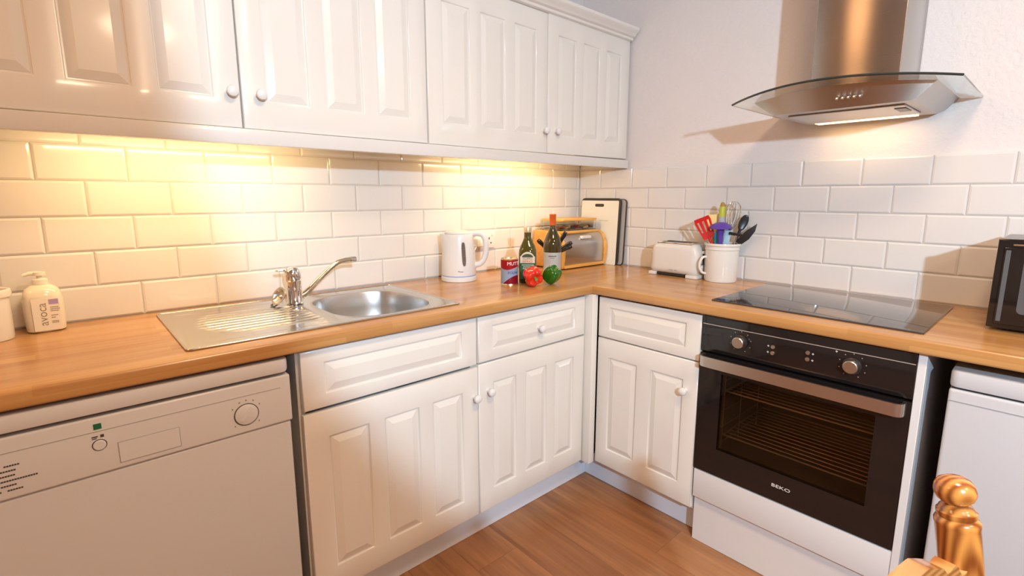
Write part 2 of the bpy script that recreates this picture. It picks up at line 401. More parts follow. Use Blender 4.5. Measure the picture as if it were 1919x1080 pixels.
# ------------------------------------------------------------------ worktop
SX0, SX1, SY0, SY1 = -2.0, -1.245, -.525, -.07     # cut-out under the sink
XE, YE = -2.46, -2.62
bm = nb(); xs = [XE, SX0, SX1, -D, -.0055]; ys = [YE, -D, SY0, SY1, -.0055]; V = {}
def wv(i, j, z):
    if (i, j, z) not in V: V[(i, j, z)] = bm.verts.new((xs[i], ys[j], z))
    return V[(i, j, z)]
cells = set()
for i in range(4):
    for j in range(4):
        inb = j >= 1; inr = i == 3
        if (inb or inr) and not (i == 1 and j == 2): cells.add((i, j))
for i, j in cells:
    for z in (ZW-TH, ZW):
        q = [wv(i, j, z), wv(i+1, j, z), wv(i+1, j+1, z), wv(i, j+1, z)]; bm.faces.new(q if z == ZW else q[::-1])
    for di, dj, a, b in ((-1, 0, (i, j+1), (i, j)), (1, 0, (i+1, j), (i+1, j+1)), (0, -1, (i, j), (i+1, j)), (0, 1, (i+1, j+1), (i, j+1))):
        if (i+di, j+dj) not in cells: bm.faces.new((wv(*a, ZW-TH), wv(*b, ZW-TH), wv(*b, ZW), wv(*a, ZW)))
bmesh.ops.recalc_face_normals(bm, faces=bm.faces)
es = [e for e in bm.edges if len(e.link_faces) == 2 and abs(e.link_faces[0].normal.dot(e.link_faces[1].normal)) < .3 and abs(e.verts[0].co.z-e.verts[1].co.z) < 1e-4 and
      (all(abs(v.co.y+D) < 1e-4 and v.co.x < -D+1e-3 for v in e.verts) or all(abs(v.co.x+D) < 1e-4 and v.co.y < -D+1e-3 for v in e.verts))]
bmesh.ops.bevel(bm, geom=es, offset=.006, segments=3, affect='EDGES', profile=.5)
uvl = bm.loops.layers.uv.new('UVMap')
for f in bm.faces:
    c = f.calc_center_median(); back = (c.x < -D-.001) or (c.y > -D-.0005 and c.x < -.3 and False) or (c.y > -D+.0)
    for l in f.loops:
        p = l.vert.co
        l[uvl].uv = (p.x, p.y-(p.z-ZW)) if back else (p.y, p.x-(p.z-ZW))
wt = tag(obj('worktop', bm, WORK, smooth=30), 'beech effect L shaped worktop running round the corner', 'worktop')
# end panel that carries the far left of the worktop
bm = nb(); box(bm, -2.455, -2.437, -.57, -.01, 0, ZW-TH-.0005, .001, 1); tag(obj('end_panel', bm, VINYL), 'cream end panel left of the dishwasher', 'panel')

# ------------------------------------------------------------------ base cabinets
YF = -.585
def carcass(bm, x0, x1, y0, y1, z0, z1, t=.018):
    box(bm, x0, x0+t, y0, y1, z0, z1); box(bm, x1-t, x1, y0, y1, z0, z1); box(bm, x0+t, x1-t, y0, y1, z0, z0+t); box(bm, x0+t, x1-t, y1-.008, y1, z0+t, z1)
ZB, ZT = .118, .8725
t = thing('sink_cabinet', 'wide cream base cabinet with false drawer front under the sink bowl', 'cabinet', (-1.487, -.3, ZB), 0, 'cream base cabinets')
bm = nb(); carcass(bm, -1.786, -1.193, YF+.019, -.02, ZB, ZT); obj('carcass', bm, mat('carcass_cream', (.6, .58, .55, 1), .4), t)
front('drawer_front', t, BK(-1.778, YF, .6985), .582, .1665, 1, .06, .036, .0)
d = front('door', t, BK(-1.780, YF, .128), .588, .560, 3, .064, .075, .047); knob(d, BK(-1.780, YF, .128), -1.209+1.780, .455)
t = thing('drawer_cabinet', 'narrower cream base cabinet with one drawer, left of the inner corner', 'cabinet', (-.9, -.3, ZB), 0, 'cream base cabinets')
bm = nb(); carcass(bm, -1.191, -.607, YF+.019, -.02, ZB, ZT); obj('carcass', bm, MATS['carcass_cream'], t)
d = front('drawer_front', t, BK(-1.188, YF, .700), .562, .164, 1, .06, .036, 0); knob(d, BK(-1.188, YF, .700), .292, .076)
d = front('door', t, BK(-1.188, YF, .128), .562, .566, 3, .064, .075, .047); knob(d, BK(-1.188, YF, .128), .042, .462)
bm = nb(); box(bm, -.624, -.5895, -.6235, YF+.016, .125, ZT, .002); obj('corner_post', bm, VINYL, t)
XF = -.5865
t = thing('corner_cabinet', 'cream base cabinet with drawer front beside the oven', 'cabinet', (-.3, -.85, ZB), 0, 'cream base cabinets')
bm = nb(); T = RG(XF, -.6245, 0); c = nb(); carcass(c, .001, .455, .019, .55, ZB, ZT); xf(c, T); join(bm, c); obj('carcass', bm, MATS['carcass_cream'], t)
front('drawer_front', t, RG(XF, -.6265, .695), .452, .168, 1, .055, .036, 0)
d = front('door', t, RG(XF, -.6265, .128), .452, .562, 2, .056, .075, .06); knob(d, RG(XF, -.6265, .128), .407, .448)
# plinths
bm = nb(); box(bm, -1.80, -.502, -.518, -.502, .001, .116, .001, 1); tag(obj('plinth', bm, PLINTH), 'white plinth board along the floor under the sink cabinets', 'plinth')
bm = nb(); box(bm, -.517, -.501, -1.0815, -.5185, .001, .116, .001, 1); tag(obj('plinth', bm, PLINTH), 'white plinth board along the floor under the cabinet beside the oven', 'plinth')

# ------------------------------------------------------------------ dishwasher
t = thing('dishwasher', 'white freestanding dishwasher with dial, below the draining board', 'dishwasher', (-2.11, -.3, 0))
bm = nb(); box(bm, -2.408, -1.816, -.555, -.03, .03, .826, .004); obj('body', bm, DWM, t)
bm = nb(); prism(bm, rrect(-2.412, -1.811, -.60, -.03, .022, 5), .8275, .863, 'z', .007); obj('lid', bm, DWM, t)
dr = nb(); box(dr, -2.410, -1.8135, -.589, -.556, .135, .692, .006, 3); door = obj('door', dr, mat('door_satin_enamel', (.64, .635, .645, 1), .26, coat=.0), t)
bm = nb(); box(bm, -2.411, -1.810, -.594, -.556, .694, .819, .005, 3); cp = obj('control_panel', bm, DWM, t)
bm = nb(); box(bm, -2.40, -1.835, -.5945, -.5938, .7875, .7888); obj('groove_line', bm, GREYP, cp)
bm = nb(); box(bm, -2.201, -2.188, -.5948, -.5938, .793, .805); obj('badge', bm, mat('green_badge', rgb(20, 105, 65), .4), cp)
bm = nb(); lathe(bm, [(0, -.0035), (.0095, -.0035), (.011, -.002), (.011, 0), (.0125, .0), (.0125, .001), (0, .001)], 28); xf(bm, lambda p: (-2.195+p.x, -.594+p.z, .758+p.y)); obj('power_button', bm, DWM, cp)
bm = nb(); box(bm, -2.166, -2.055, -.5949, -.5939, .7065, .7535); o = obj('display_frame', bm, GREYP, cp)
bm = nb(); box(bm, -2.1648, -2.0562, -.5953, -.5942, .7077, .7523, .0003, 1); obj('display_cover', bm, DWM, cp)
bm = nb(); lathe(bm, [(0, -.0035), (.024, -.0035), (.0255, -.0028), (.026, -.0012), (.026, 0), (0, 0)], 40); xf(bm, lambda p: (-1.917+p.x, -.594+p.z, .741+p.y)); kn = obj('program_dial', bm, DWM, cp)
bm = nb(); box(bm, -.0045, .0045, -.5985, -.597, -.020, .020, .0005); xf(bm, lambda p: (-1.917+p.x*.77+p.z*.64, p.y, .741-p.x*.64+p.z*.77)); obj('grip', bm, DWM, kn)
bm = nb(); lathe(bm, [(.0260, -.0013), (.0278, -.0013), (.0278, -.0004), (.0260, -.0004)], 40); xf(bm, lambda p: (-1.917+p.x, -.594+p.z, .741+p.y)); obj('dial_ring', bm, DPRINT, cp)
bm = nb()
for a in (-42, 32, 62, 88, 112, 145, 222):
    ca, sa = math.cos(math.radians(a)), math.sin(math.radians(a)); x, z = -1.917+.036*ca, .741+.036*sa
    box(bm, x-.0014, x+.0014, -.5947, -.5939, z-.0017, z+.0017)
obj('dial_marks', bm, GPRINT, cp)
bm = nb()
for i, (w1, g, w2) in enumerate(((.040, .006, .020), (.042, .006, .020), (.036, .006, .022), (.030, .004, .062), (.040, .006, .022), (.046, .006, .020))):
    z = .762-i*.0098; x0 = -2.405
    n1 = int(w1/.0042)
    xe = -2.318+(.026 if i == 3 else (-.004 if i in (1, 2, 4) else .002))
    x = xe-w2
    k = x
    while k < xe: box(bm, k, k+.0029, -.5947, -.5939, z-.0015, z+.0013); k += .0037
    k = x-g-w1
    while k < x-g-.003: box(bm, k, k+.0029, -.5947, -.5939, z-.0015, z+.0013); k += .0037
obj('programme_list', bm, DPRINT, cp)
bm = nb(); box(bm, -2.206, -2.196, -.5947, -.5939, .776, .7785); box(bm, -2.206, -2.198, -.5947, -.5939, .7725, .7742); box(bm, -2.192, -2.186, -.5947, -.5939, .774, .780); obj('button_symbols', bm, DPRINT, cp)
bm = nb(); box(bm, -2.39, -1.83, -.535, -.515, .03, .13); obj('kick_panel', bm, DWM, t)
for x in (-2.38, -1.85):
    for y in (-.5, -.08): obj('foot', lathe(nb(), [(0, .0005), (.02, .0005), (.02, .03), (0, .03)], 16, (x, y, 0)), BLACKP, t)

# ------------------------------------------------------------------ oven and its housing
OYL, OYR = -1.0845, -1.6785
t = thing('oven_housing', 'white built-under oven housing panels around the black oven', 'cabinet', (-.3, -1.38, 0))
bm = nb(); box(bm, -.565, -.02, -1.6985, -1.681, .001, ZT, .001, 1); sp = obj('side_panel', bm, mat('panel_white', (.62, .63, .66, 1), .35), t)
bm = nb(); box(bm, -.586, -.5655, -1.6985, -1.6795, .001, ZT, .0015, 1); obj('panel_edge', bm, WHITE, t)
bm = nb(); box(bm, -.586, -.568, -1.679, -1.0855, .182, .291, .002); obj('filler_panel', bm, WHITE, t)
bm = nb(); box(bm, -.570, -.553, -1.679, -1.0855, .001, .174, .001, 1); obj('kick_board', bm, WHITE, t)
bm = nb(); box(bm, -.552, -.03, -1.68, -1.088, .17, .186); obj('shelf', bm, WHITE, t)
t = thing('built_in_oven', 'black built-in electric oven with steel handle under the hob', 'oven', (-.3, -1.38, .187))
XO = -.588
TO = RG(XO, OYL, 0); OW = OYL-OYR
bm = nb(); T0 = lambda b: xf(b, TO)
# casing with an open cavity
c = nb(); box(c, 0, OW, .024, .03, .19, .34); box(c, 0, OW, .024, .03, .70, .872); box(c, 0, .07, .024, .03, .34, .70); box(c, OW-.07, OW, .024, .03, .34, .70)
obj('casing', T0(c), BLACKP, t)
c = nb(); cx0, cx1, cz0, cz1, cy = .065, OW-.065, .355, .70, .42
box(c, cx0-.004, cx0, .03, cy, cz0, cz1); box(c, cx1, cx1+.004, .03, cy, cz0, cz1); box(c, cx0-.004, cx1+.004, .03, cy, cz0-.004, cz0); box(c, cx0-.004, cx1+.004, .03, cy, cz1, cz1+.004); box(c, cx0-.004, cx1+.004, cy, cy+.004, cz0-.004, cz1+.004)
obj('cavity', T0(c), mat('oven_enamel', (.20, .155, .115, 1), .35), t)
c = nb(); box(c, 0, OW, 0, .023, .742, .868, .002); cp = obj('control_panel', T0(c), BLACKG, t)
c = nb(); box(c, .002, OW-.002, -.0008, .0004, .8375, .8395); obj('trim_line', T0(c), mat('trim_line', (.7, .68, .65, 1), .3, .6), cp)
for lx in (.134, .452):
    c = nb(); lathe(c, [(0, -.026), (.0165, -.026), (.0185, -.024), (.0185, -.008), (.0235, -.006), (.0235, 0), (0, 0)], 36); xf(c, lambda p: (lx+p.x, p.z, .800+p.y)); k = obj('knob', T0(c), SATIN, cp)
    c = nb(); lathe(c, [(.0187, -.0085), (.0240, -.0065), (.0243, 0), (.0187, -.0005)], 36); xf(c, lambda p: (lx+p.x, p.z, .800+p.y)); obj('bezel', T0(c), BLACKP, k)
    c = nb()
    for a in range(-60, 241, 37):
        x, z = lx+.034*math.cos(math.radians(a)), .80+.034*math.sin(math.radians(a)); box(c, x-.0013, x+.0013, -.0006, .0004, z-.0013, z+.0013)
    obj('dial_marks', T0(c), GPRINT, cp)
for lx, z in ((.236, .805), (.236, .785), (.336, .810), (.336, .790)):
    c = nb(); lathe(c, [(0, -.003), (.0055, -.003), (.0065, -.0015), (.0065, 0), (0, 0)], 20); xf(c, lambda p: (lx+p.x, p.z, z+p.y)); obj('button', T0(c), SATIN, cp)
c = nb()
for lx, z in ((.222, .806), (.222, .786), (.350, .809), (.350, .789), (.41, .832)): box(c, lx-.003, lx+.003, -.0006, .0004, z-.0008, z+.0008); box(c, lx-.0008, lx+.0008, -.0006, .0004, z-.003, z+.003)
obj('symbols', T0(c), LPRINT, cp)
# door: black frame around a dark glass pane
dz0, dz1 = .297, .734; gx0, gx1, gz0, gz1 = .078, OW-.074, .395, .672
c = nb(); box(c, 0, OW, 0, .02, dz0, gz0, .0); box(c, 0, OW, 0, .02, gz1, dz1); box(c, 0, gx0, 0, .02, gz0, gz1); box(c, gx1, OW, 0, .02, gz0, gz1)
door = obj('door', T0(c), BLACKG, t)
c = nb(); box(c, gx0, gx1, .002, .006, gz0, gz1); obj('window_pane', T0(c), mat('smoked_glass', (.48, .38, .29, 1), .02, trans=1, ior=1.3), door)
pts = [(.012, .002, .715), (.012, -.022, .715), (.018, -.034, .715), (.034, -.040, .715), (OW-.034, -.040, .715), (OW-.018, -.034, .715), (OW-.012, -.022, .715), (OW-.012, .002, .715)]
c = nb(); off = .008
def rib(pts, h, th):
    A = [Vector(p) for p in pts]; n = len(A); inn = []
    ctr = Vector((OW/2, .02, .715))
    for i, p in enumerate(A):
        tn = (A[min(i+1, n-1)]-A[max(i-1, 0)]).normalized(); nn = Vector((tn.y, -tn.x, 0)); 
        if (ctr-p).dot(nn) < 0: nn = -nn
        inn.append(p+nn*th)
    R = [[c.verts.new((p.x, p.y, p.z-h/2)), c.verts.new((p.x, p.y, p.z+h/2)), c.verts.new((q.x, q.y, q.z+h/2)), c.verts.new((q.x, q.y, q.z-h/2))] for p, q in zip(A, inn)]
    for a, b in zip(R, R[1:]):
        for k in range(4): c.faces.new((a[k], a[(k+1) % 4], b[(k+1) % 4], b[k]))
    c.faces.new(R[0]); c.faces.new(R[-1])
pp = [(.010, .002, .715), (.010, -.018, .715)]+[(.010+.022*(1-math.cos(a)), -.018-.022*math.sin(a), .715) for a in [PI/2*k/6 for k in range(1, 7)]]
pp += [(OW-p[0], p[1], p[2]) for p in pp[::-1]]
rib(pp, .036, .007)
obj('handle', T0(c), SATIN, door, smooth=30)
c = text('BEKO', .0185); 
for v in c.verts: v.co = Vector((.297+v.co.x*1.25, -.0003-v.co.z, .349+v.co.y*.8))
obj('logo', T0(c), LPRINT, door, smooth=0)
# racks and side ladder
for z in (.598, .435):
    c = nb(); r = .0022
    for yy in (.05, .39): tube(c, [(cx0+.01, yy, z), (cx1-.01, yy, z)], r*1.5, 8)
    for xx in (cx0+.01, cx1-.01): tube(c, [(xx, .05, z), (xx, .39, z)], r*1.5, 8)
    for k in range(1, 12): tube(c, [(cx0+.01, .05+k*.0283, z), (cx1-.01, .05+k*.0283, z)], r*.8, 6)
    obj('rack', T0(c), mat('rack_wire', (.5, .44, .34, 1), .35, .6), t)
c = nb()
for yy in (.06, .2, .36): tube(c, [(cx0+.003, yy, .37), (cx0+.003, yy, .68)], .002, 6)
for z in (.40, .46, .52, .57, .63): tube(c, [(cx0+.003, .05, z), (cx0+.003, .38, z)], .002, 6)
obj('rack_guide', T0(c), MATS['rack_wire'], t)

# ------------------------------------------------------------------ hob
t = thing('ceramic_hob', 'black glass ceramic hob set into the worktop above the oven', 'hob', (-.28, -1.38, ZW))
bm = nb(); prism(bm, rrect(-.537, -.045, -1.677, -1.083, .006, 3), ZW+.0005, ZW+.0055, 'z', .0012); obj('glass_top', bm, mat('hob_glass', (.045, .04, .04, 1), .035, spec=.8, coat=.3), t)
# ------------------------------------------------------------------ cooker hood
YC = -1.363
t = thing('cooker_hood', 'stainless chimney cooker hood with curved glass canopy on the wall', 'cooker hood', (0, YC, 1.54))
bm = nb(); box(bm, -.27, .004, -1.497, -1.252, 1.60, ZC-.002, .002); obj('chimney', bm, STEELV, t)
def garc(y, xe, xm, hw): u = (y-YC)/hw; return xe+(xm-xe)*(1-u*u)
def gz(y): u = (y-YC)/.305; return 1.584+.018*(1-u*u)
N = 24
bm = nb(); top = []; 
rows = []
for k in range(N+1):
    y = YC-.305+.61*k/N; xf_ = garc(y, -.425, -.545, .305)
    rows.append([(xf_, y), (xf_*.66, y), (xf_*.33, y), (.003, y)])
TG = .006
A = [[bm.verts.new((x, y, gz(y)+TG)) for x, y in r] for r in rows]; B = [[bm.verts.new((x, y, gz(y))) for x, y in r] for r in rows]
for k in range(N):
    for i in range(3):
        bm.faces.new((A[k][i], A[k][i+1], A[k+1][i+1], A[k+1][i])); bm.faces.new((B[k][i], B[k+1][i], B[k+1][i+1], B[k][i+1]))
    bm.faces.new((A[k][0], A[k+1][0], B[k+1][0], B[k][0])); bm.faces.new((A[k][3], B[k][3], B[k+1][3], A[k+1][3]))
for k in (0, N):
    for i in range(3): bm.faces.new((A[k][i], B[k][i], B[k][i+1], A[k][i+1]))
glass = obj('glass_canopy', bm, mat('hood_glass', (.86, .90, .88, 1), .01, trans=1, ior=1.35), t, smooth=30)
bm = nb(); tube(bm, [(rows[k][0][0]-.0008, rows[k][0][1], gz(rows[k][0][1])+TG/2) for k in range(N+1)], .0034, 8); obj('glass_front_edge', bm, mat('dark_glass_edge', (.03, .035, .03, 1), .08), glass)
# canopy body: tapered box with bowed front
bm = nb(); tops = []; bots = []
for k in range(N+1):
    u = -1+2*k/N; yt = YC+.247*u; yb2 = YC-.012+.19*u
    tops.append((garc(yt, -.385, -.445, .247), yt, gz(yt)-.0005)); bots.append((-.395, yb2+.0, 1.541))
TV = [bm.verts.new(p) for p in tops]; BV = [bm.verts.new(p) for p in bots]
tb0, tb1 = bm.verts.new((.003, YC-.247, gz(YC-.247)-.0005)), bm.verts.new((.003, YC+.247, gz(YC+.247)-.0005))
bb0, bb1 = bm.verts.new((-.045, YC-.202, 1.541)), bm.verts.new((-.045, YC+.178, 1.541))
wb0, wb1 = bm.verts.new((.003, YC-.215, 1.556)), bm.verts.new((.003, YC+.19, 1.556))
for k in range(N): bm.faces.new((TV[k], TV[k+1], BV[k+1], BV[k]))
bm.faces.new([tb0]+TV+[tb1]); bm.faces.new([bb1]+BV[::-1]+[bb0])
bm.faces.new((tb0, TV[0], BV[0], bb0, wb0)); bm.faces.new((TV[-1], tb1, wb1, bb1, BV[-1])); bm.faces.new((bb0, bb1, wb1, wb0)); bm.faces.new((tb0, wb0, wb1, tb1))
body = obj('canopy_body', bm, STEELC, t, smooth=20)
for k in range(5):
    y = YC-.018-.0152*k-.0; z = 1.5665; xx = -.4175-.0035
    c = nb(); lathe(c, [(0, .010), (.0042, .0095), (.0052, .007), (.0052, 0), (0, 0)], 18); xf(c, lambda p: (xx-p.z*.95, y+p.x, z+p.y-p.z*.25)); obj('push_button', c, CHROME, body)
bm = nb(); box(bm, -.345, -.115, -1.535, -1.215, 1.5365, 1.5405, .001, 1); flt = obj('filter_panel', bm, mat('filter_steel', (.55, .52, .5, 1), .35, 1), t)
bm = nb(); box(bm, -.30, -.22, -1.53, -1.50, 1.5345, 1.5364, .001, 1); obj('latch', bm, BLACKP, flt)
bm = nb(); box(bm, -.10, -.055, -1.52, -1.22, 1.5375, 1.5405, .001, 1); obj('lamp_lens', bm, mat('lamp_lens', (1, .9, .75, 1), .3, emit=(1, .62, .28, 1), es=4), t)
l = light('hood_lamp_glow', 'AREA', (0, 0, 0), .32, (1, .62, .28), shape='RECTANGLE', size=.26, size_y=.03); l.parent = t; l.location = (-.078, -.007, -.0045); l.rotation_euler = (0, 0, PI/2)

# ------------------------------------------------------------------ fridge
t = thing('undercounter_fridge', 'white undercounter fridge at the right end of the worktop', 'fridge', (-.3, -2.03, 0))
FY0, FY1 = -1.748, -2.30
bm = nb(); box(bm, -.535, -.03, FY1+.002, FY0-.002, .02, .80, .003); obj('body', bm, WHITE, t)
bm = nb(); box(bm, -.592, -.54, FY1, FY0, .055, .797, .008, 3); dd = obj('door', bm, mat('fridge_white', (.55, .55, .57, 1), .28, coat=.2), t)
bm = nb(); box(bm, -.5935, -.5915, FY1+.004, FY0-.002, .766, .7675); obj('seam', bm, GREYP, dd)
bm = nb(); prism(bm, rrect(-.594, -.03, FY1-.001, FY0+.001, .018, 5), .8015, .845, 'z', .007); obj('top_lid', bm, MATS['fridge_white'], t)
bm = nb(); box(bm, -.585, -.545, FY1+.004, FY0-.004, .7965, .802); obj('gasket', bm, DARK, t)
for x in (-.5, -.08):
    for y in (FY0-.05, FY1+.05): obj('foot', lathe(nb(), [(0, .0005), (.018, .0005), (.018, .022), (0, .022)], 16, (x, y, 0)), BLACKP, t)

# ------------------------------------------------------------------ microwave
t = thing('microwave', 'black microwave on the worktop at the right edge', 'microwave', (-.18, -2.0, ZW))
MX, MY0, MY1, MZ0, MZ1 = -.345, -1.779, -2.23, ZW+.010, 1.163
bm = nb(); box(bm, MX+.02, -.055, MY1+.003, MY0-.003, MZ0, MZ1-.002, .004); obj('casing', bm, mat('microwave_grey', (.22, .22, .23, 1), .3), t)
bm = nb(); box(bm, MX, MX+.0205, MY1, MY0, MZ0, MZ1, .004); fr = obj('front', bm, BLACKG, t)
bm = nb(); box(bm, MX-.004, MX+.001, MY1+.14, MY0-.014, MZ0+.012, MZ1-.022, .003); dm = obj('door', bm, BLACKG, t)
bm = nb(); prism(bm, rrect(MY1+.18, MY0-.055, MZ0+.045, MZ1-.05, .012, 5), MX-.005, MX-.0035, 'x'); obj('window', bm, mat('mesh_window', (.10, .10, .105, 1), .12), dm)
bm = nb(); box(bm, MX-.0055, MX-.0035, MY0-.028, MY0-.018, MZ0+.02, MZ1-.03, .001, 1); obj('edge_strip', bm, mat('edge_grey', (.10, .105, .11, 1), .2), dm)
bm = nb(); box(bm, MX-.002, MX+.001, MY1+.1, MY0-.03, MZ1-.018, MZ1-.013, .0005, 1); obj('trim_strip', bm, mat('copper_strip', (.7, .55, .42, 1), .25, 1), fr)
for x in (MX+.05, -.09):
    for y in (MY0-.04, MY1+.04): obj('foot', lathe(nb(), [(0, ZW+.0005), (.012, ZW+.0005), (.012, MZ0+.002), (0, MZ0+.002)], 14, (x, y, 0)), BLACKP, t)

# ------------------------------------------------------------------ sink
t = thing('sink', 'stainless steel inset sink with bowl and ribbed drainer', 'sink', (-1.62, -.3, ZW))
X0, X1, Y0, Y1, ZS = -2.017, -1.230, -.542, -.056, ZW+.0035
BXc, BYc, BA, BB = -1.442, -.312, .168, .192
def sup(a, n=3.2):
    c, s = math.cos(a), math.sin(a); r = (abs(c)**n+abs(s)**n)**(-1/n); return r*c, r*s
bm = nb(); K = 72; XM = -1.655
def rectpt(a):
    c, s = math.cos(a), math.sin(a); hx = (X1-BXc) if c > 0 else (BXc-XM); hy = (Y1-BYc) if s > 0 else (BYc-Y0)
    k = min(hx/abs(c) if abs(c) > 1e-6 else 9, hy/abs(s) if abs(s) > 1e-6 else 9); return BXc+k*c, BYc+k*s
angs = [2*PI*k/K for k in range(K)]
for cx, cy in ((X1, Y1), (XM, Y1), (XM, Y0), (X1, Y0)): angs.append(math.atan2(cy-BYc, cx-BXc) % (2*PI))
angs = sorted(set(round(a, 5) for a in angs))
outer = [bm.verts.new((*rectpt(a), ZS)) for a in angs]
lip = [bm.verts.new((BXc+BA*1.06*sup(a)[0], BYc+BB*1.05*sup(a)[1], ZS)) for a in angs]
inn = [bm.verts.new((BXc+BA*sup(a)[0], BYc+BB*sup(a)[1], ZS-.003)) for a in angs]
n = len(angs)
for k in range(n):
    bm.faces.new((outer[k], outer[(k+1) % n], lip[(k+1) % n], lip[k])); bm.faces.new((lip[k], lip[(k+1) % n], inn[(k+1) % n], inn[k]))
obj('rim', bm, SINKM, t, smooth=50)
bm = nb(); lv = [(1, -.003), (.985, -.012), (.965, -.06), (.94, -.115), (.90, -.135), (.80, -.146), (.55, -.149), (.16, -.151)]; R = []
for s, dz in lv: R.append([bm.verts.new((BXc+BA*s*sup(a, 3.2-1.0*(1-s))[0], BYc+BB*s*sup(a, 3.2-1.0*(1-s))[1], ZS+dz)) for a in angs])
for a, b in zip(R, R[1:]):
    for k in range(n): bm.faces.new((a[k], a[(k+1) % n], b[(k+1) % n], b[k]))
bm.faces.new(R[-1]); obj('bowl', bm, mat('bowl_steel', (.6, .59, .58, 1), .3, 1, aniso=.3), t, smooth=60)
bm = nb(); lathe(bm, [(.042, 0), (.04, .0025), (.03, .0015), (.028, -.002), (0, -.002)], 32, (BXc, BYc, ZS-.1485)); obj('waste', bm, CHROME, t)
bm = nb(); nx, ny = 44, 330; VV = []
def drain(x, y):
    u = (x-X0)/(XM-X0); v = (y-Y0)/(Y1-Y0)
    yl, yh = -.455, -.165
    m = min(1, max(0, (y-yl)/.01))*min(1, max(0, (yh-y)/.01))
    xs_ = X0+.062+.10*((y-(yl+yh)/2)/.145)**2*(1 if y < -.31 else .35)
    m *= min(1, max(0, (x-xs_)/.02))*min(1, max(0, (XM+.004-x)/.03))
    rec = min(1, max(0, (x-X0-.03)/.012))*min(1, max(0, (y-Y0-.035)/.012))*min(1, max(0, (Y1-.05-y)/.012))
    return ZS-.0016*rec*min(1, max(0, (XM-x)/.03)) + m*.0026*min(1, max(0, .5+1.5*math.cos(2*PI*(y-yl)/.0322)))
for i in range(nx+1):
    VV.append([bm.verts.new((X0+(XM-X0)*i/nx, Y0+(Y1-Y0)*j/ny, drain(X0+(XM-X0)*i/nx, Y0+(Y1-Y0)*j/ny))) for j in range(ny+1)])
for i in range(nx):
    for j in range(ny): bm.faces.new((VV[i][j], VV[i+1][j], VV[i+1][j+1], VV[i][j+1]))
obj('drainer', bm, SINKM, t, smooth=60)
bm = nb(); rr = rrect(X0, X1, Y0, Y1, .012, 4); tube(bm, [(x, y, ZS-.0005) for x, y in rr+rr[:2]], .0028, 8, False); obj('edge_bead', bm, SINKM, t, smooth=60)

# mixer tap
TX, TY, TZ = -1.648, -.178, ZS+.0018
t = thing('mixer_tap', 'chrome single lever mixer tap with swung out spout on the sink', 'tap', (TX, TY, TZ))
bm = nb(); lathe(bm, [(0, 0), (.026, 0), (.027, .003), (.0245, .007), (.0235, .05), (.0235, .078), (.0, .078)], 36, (TX, TY, TZ)); obj('body', bm, CHROME, t)
bm = nb(); mt = Matrix.Rotation(math.radians(-9), 3, 'Y')
lathe(bm, [(0, 0), (.0242, 0), (.0255, .006), (.0255, .022), (.0235, .034), (.017, .042), (.008, .0455), (0, .046)], 36, (TX, TY, TZ+.0785), mtx=mt); 
hd = obj('lever_cap', bm, CHROME, t)
bm = nb(); tube(bm, smoothpath([(TX-.012, TY, TZ+.112), (TX-.03, TY+.003, TZ+.117), (TX-.055, TY+.006, TZ+.116)], 6), [.010]*6+[.0085]*6+[.006], 12); xf(bm, lambda p: (p.x, p.y, TZ+.114+(p.z-TZ-.114)*.6)); obj('lever', bm, CHROME, hd)
bm = nb(); sp_ = smoothpath([(TX+.012, TY, TZ+.016), (TX+.04, TY, TZ+.034), (TX+.10, TY, TZ+.087), (TX+.145, TY, TZ+.121), (TX+.175, TY, TZ+.130), (TX+.202, TY, TZ+.132)], 7)
tube(bm, sp_, [.0125-.004*min(1, i/14) for i in range(len(sp_))], 16); sp2 = obj('spout', bm, mat('brassy_chrome', (.74, .70, .60, 1), .1, 1), t)
bm = nb(); tube(bm, [(TX+.199, TY, TZ+.132), (TX+.219, TY, TZ+.131)], .0105, 16); obj('aerator', bm, CHROME, sp2)
# strainer leaning on the tap
SC = Vector((TX-.052, TY-.006, TZ+.031)); ax = Vector((-.80, -.22, .42)).normalized(); q = ax.to_track_quat('Z', 'Y').to_matrix()
t = thing('sink_strainer', 'round steel sink strainer leaning against the tap', 'strainer', (SC.x, SC.y, TZ))
bm = nb(); lathe(bm, [(.0, -.010), (.014, -.010), (.022, -.006), (.026, 0), (.0315, .0015), (.0315, .003), (.025, .0022), (.021, -.0045), (.013, -.0085), (0, -.0085)], 32, SC, mtx=q); obj('dish', bm, STEEL, t)
bm = nb(); lathe(bm, [(0, 0), (.006, 0), (.007, .004), (.004, .007), (0, .0075)], 18, SC-ax*.0085, mtx=q); obj('centre_knob', bm, CHROME, t)
bm = nb()
for s in (-1, 1): tube(bm, [SC+Vector((-.004, s*.012, -.022)), (SC.x-.022, SC.y+s*.016, TZ+.0022)], .0022, 8)
tube(bm, [(SC.x-.022, SC.y-.016, TZ+.0022), (SC.x-.022, SC.y+.016, TZ+.0022)], .0022, 8); obj('wire_stand', bm, BLACKP, t)

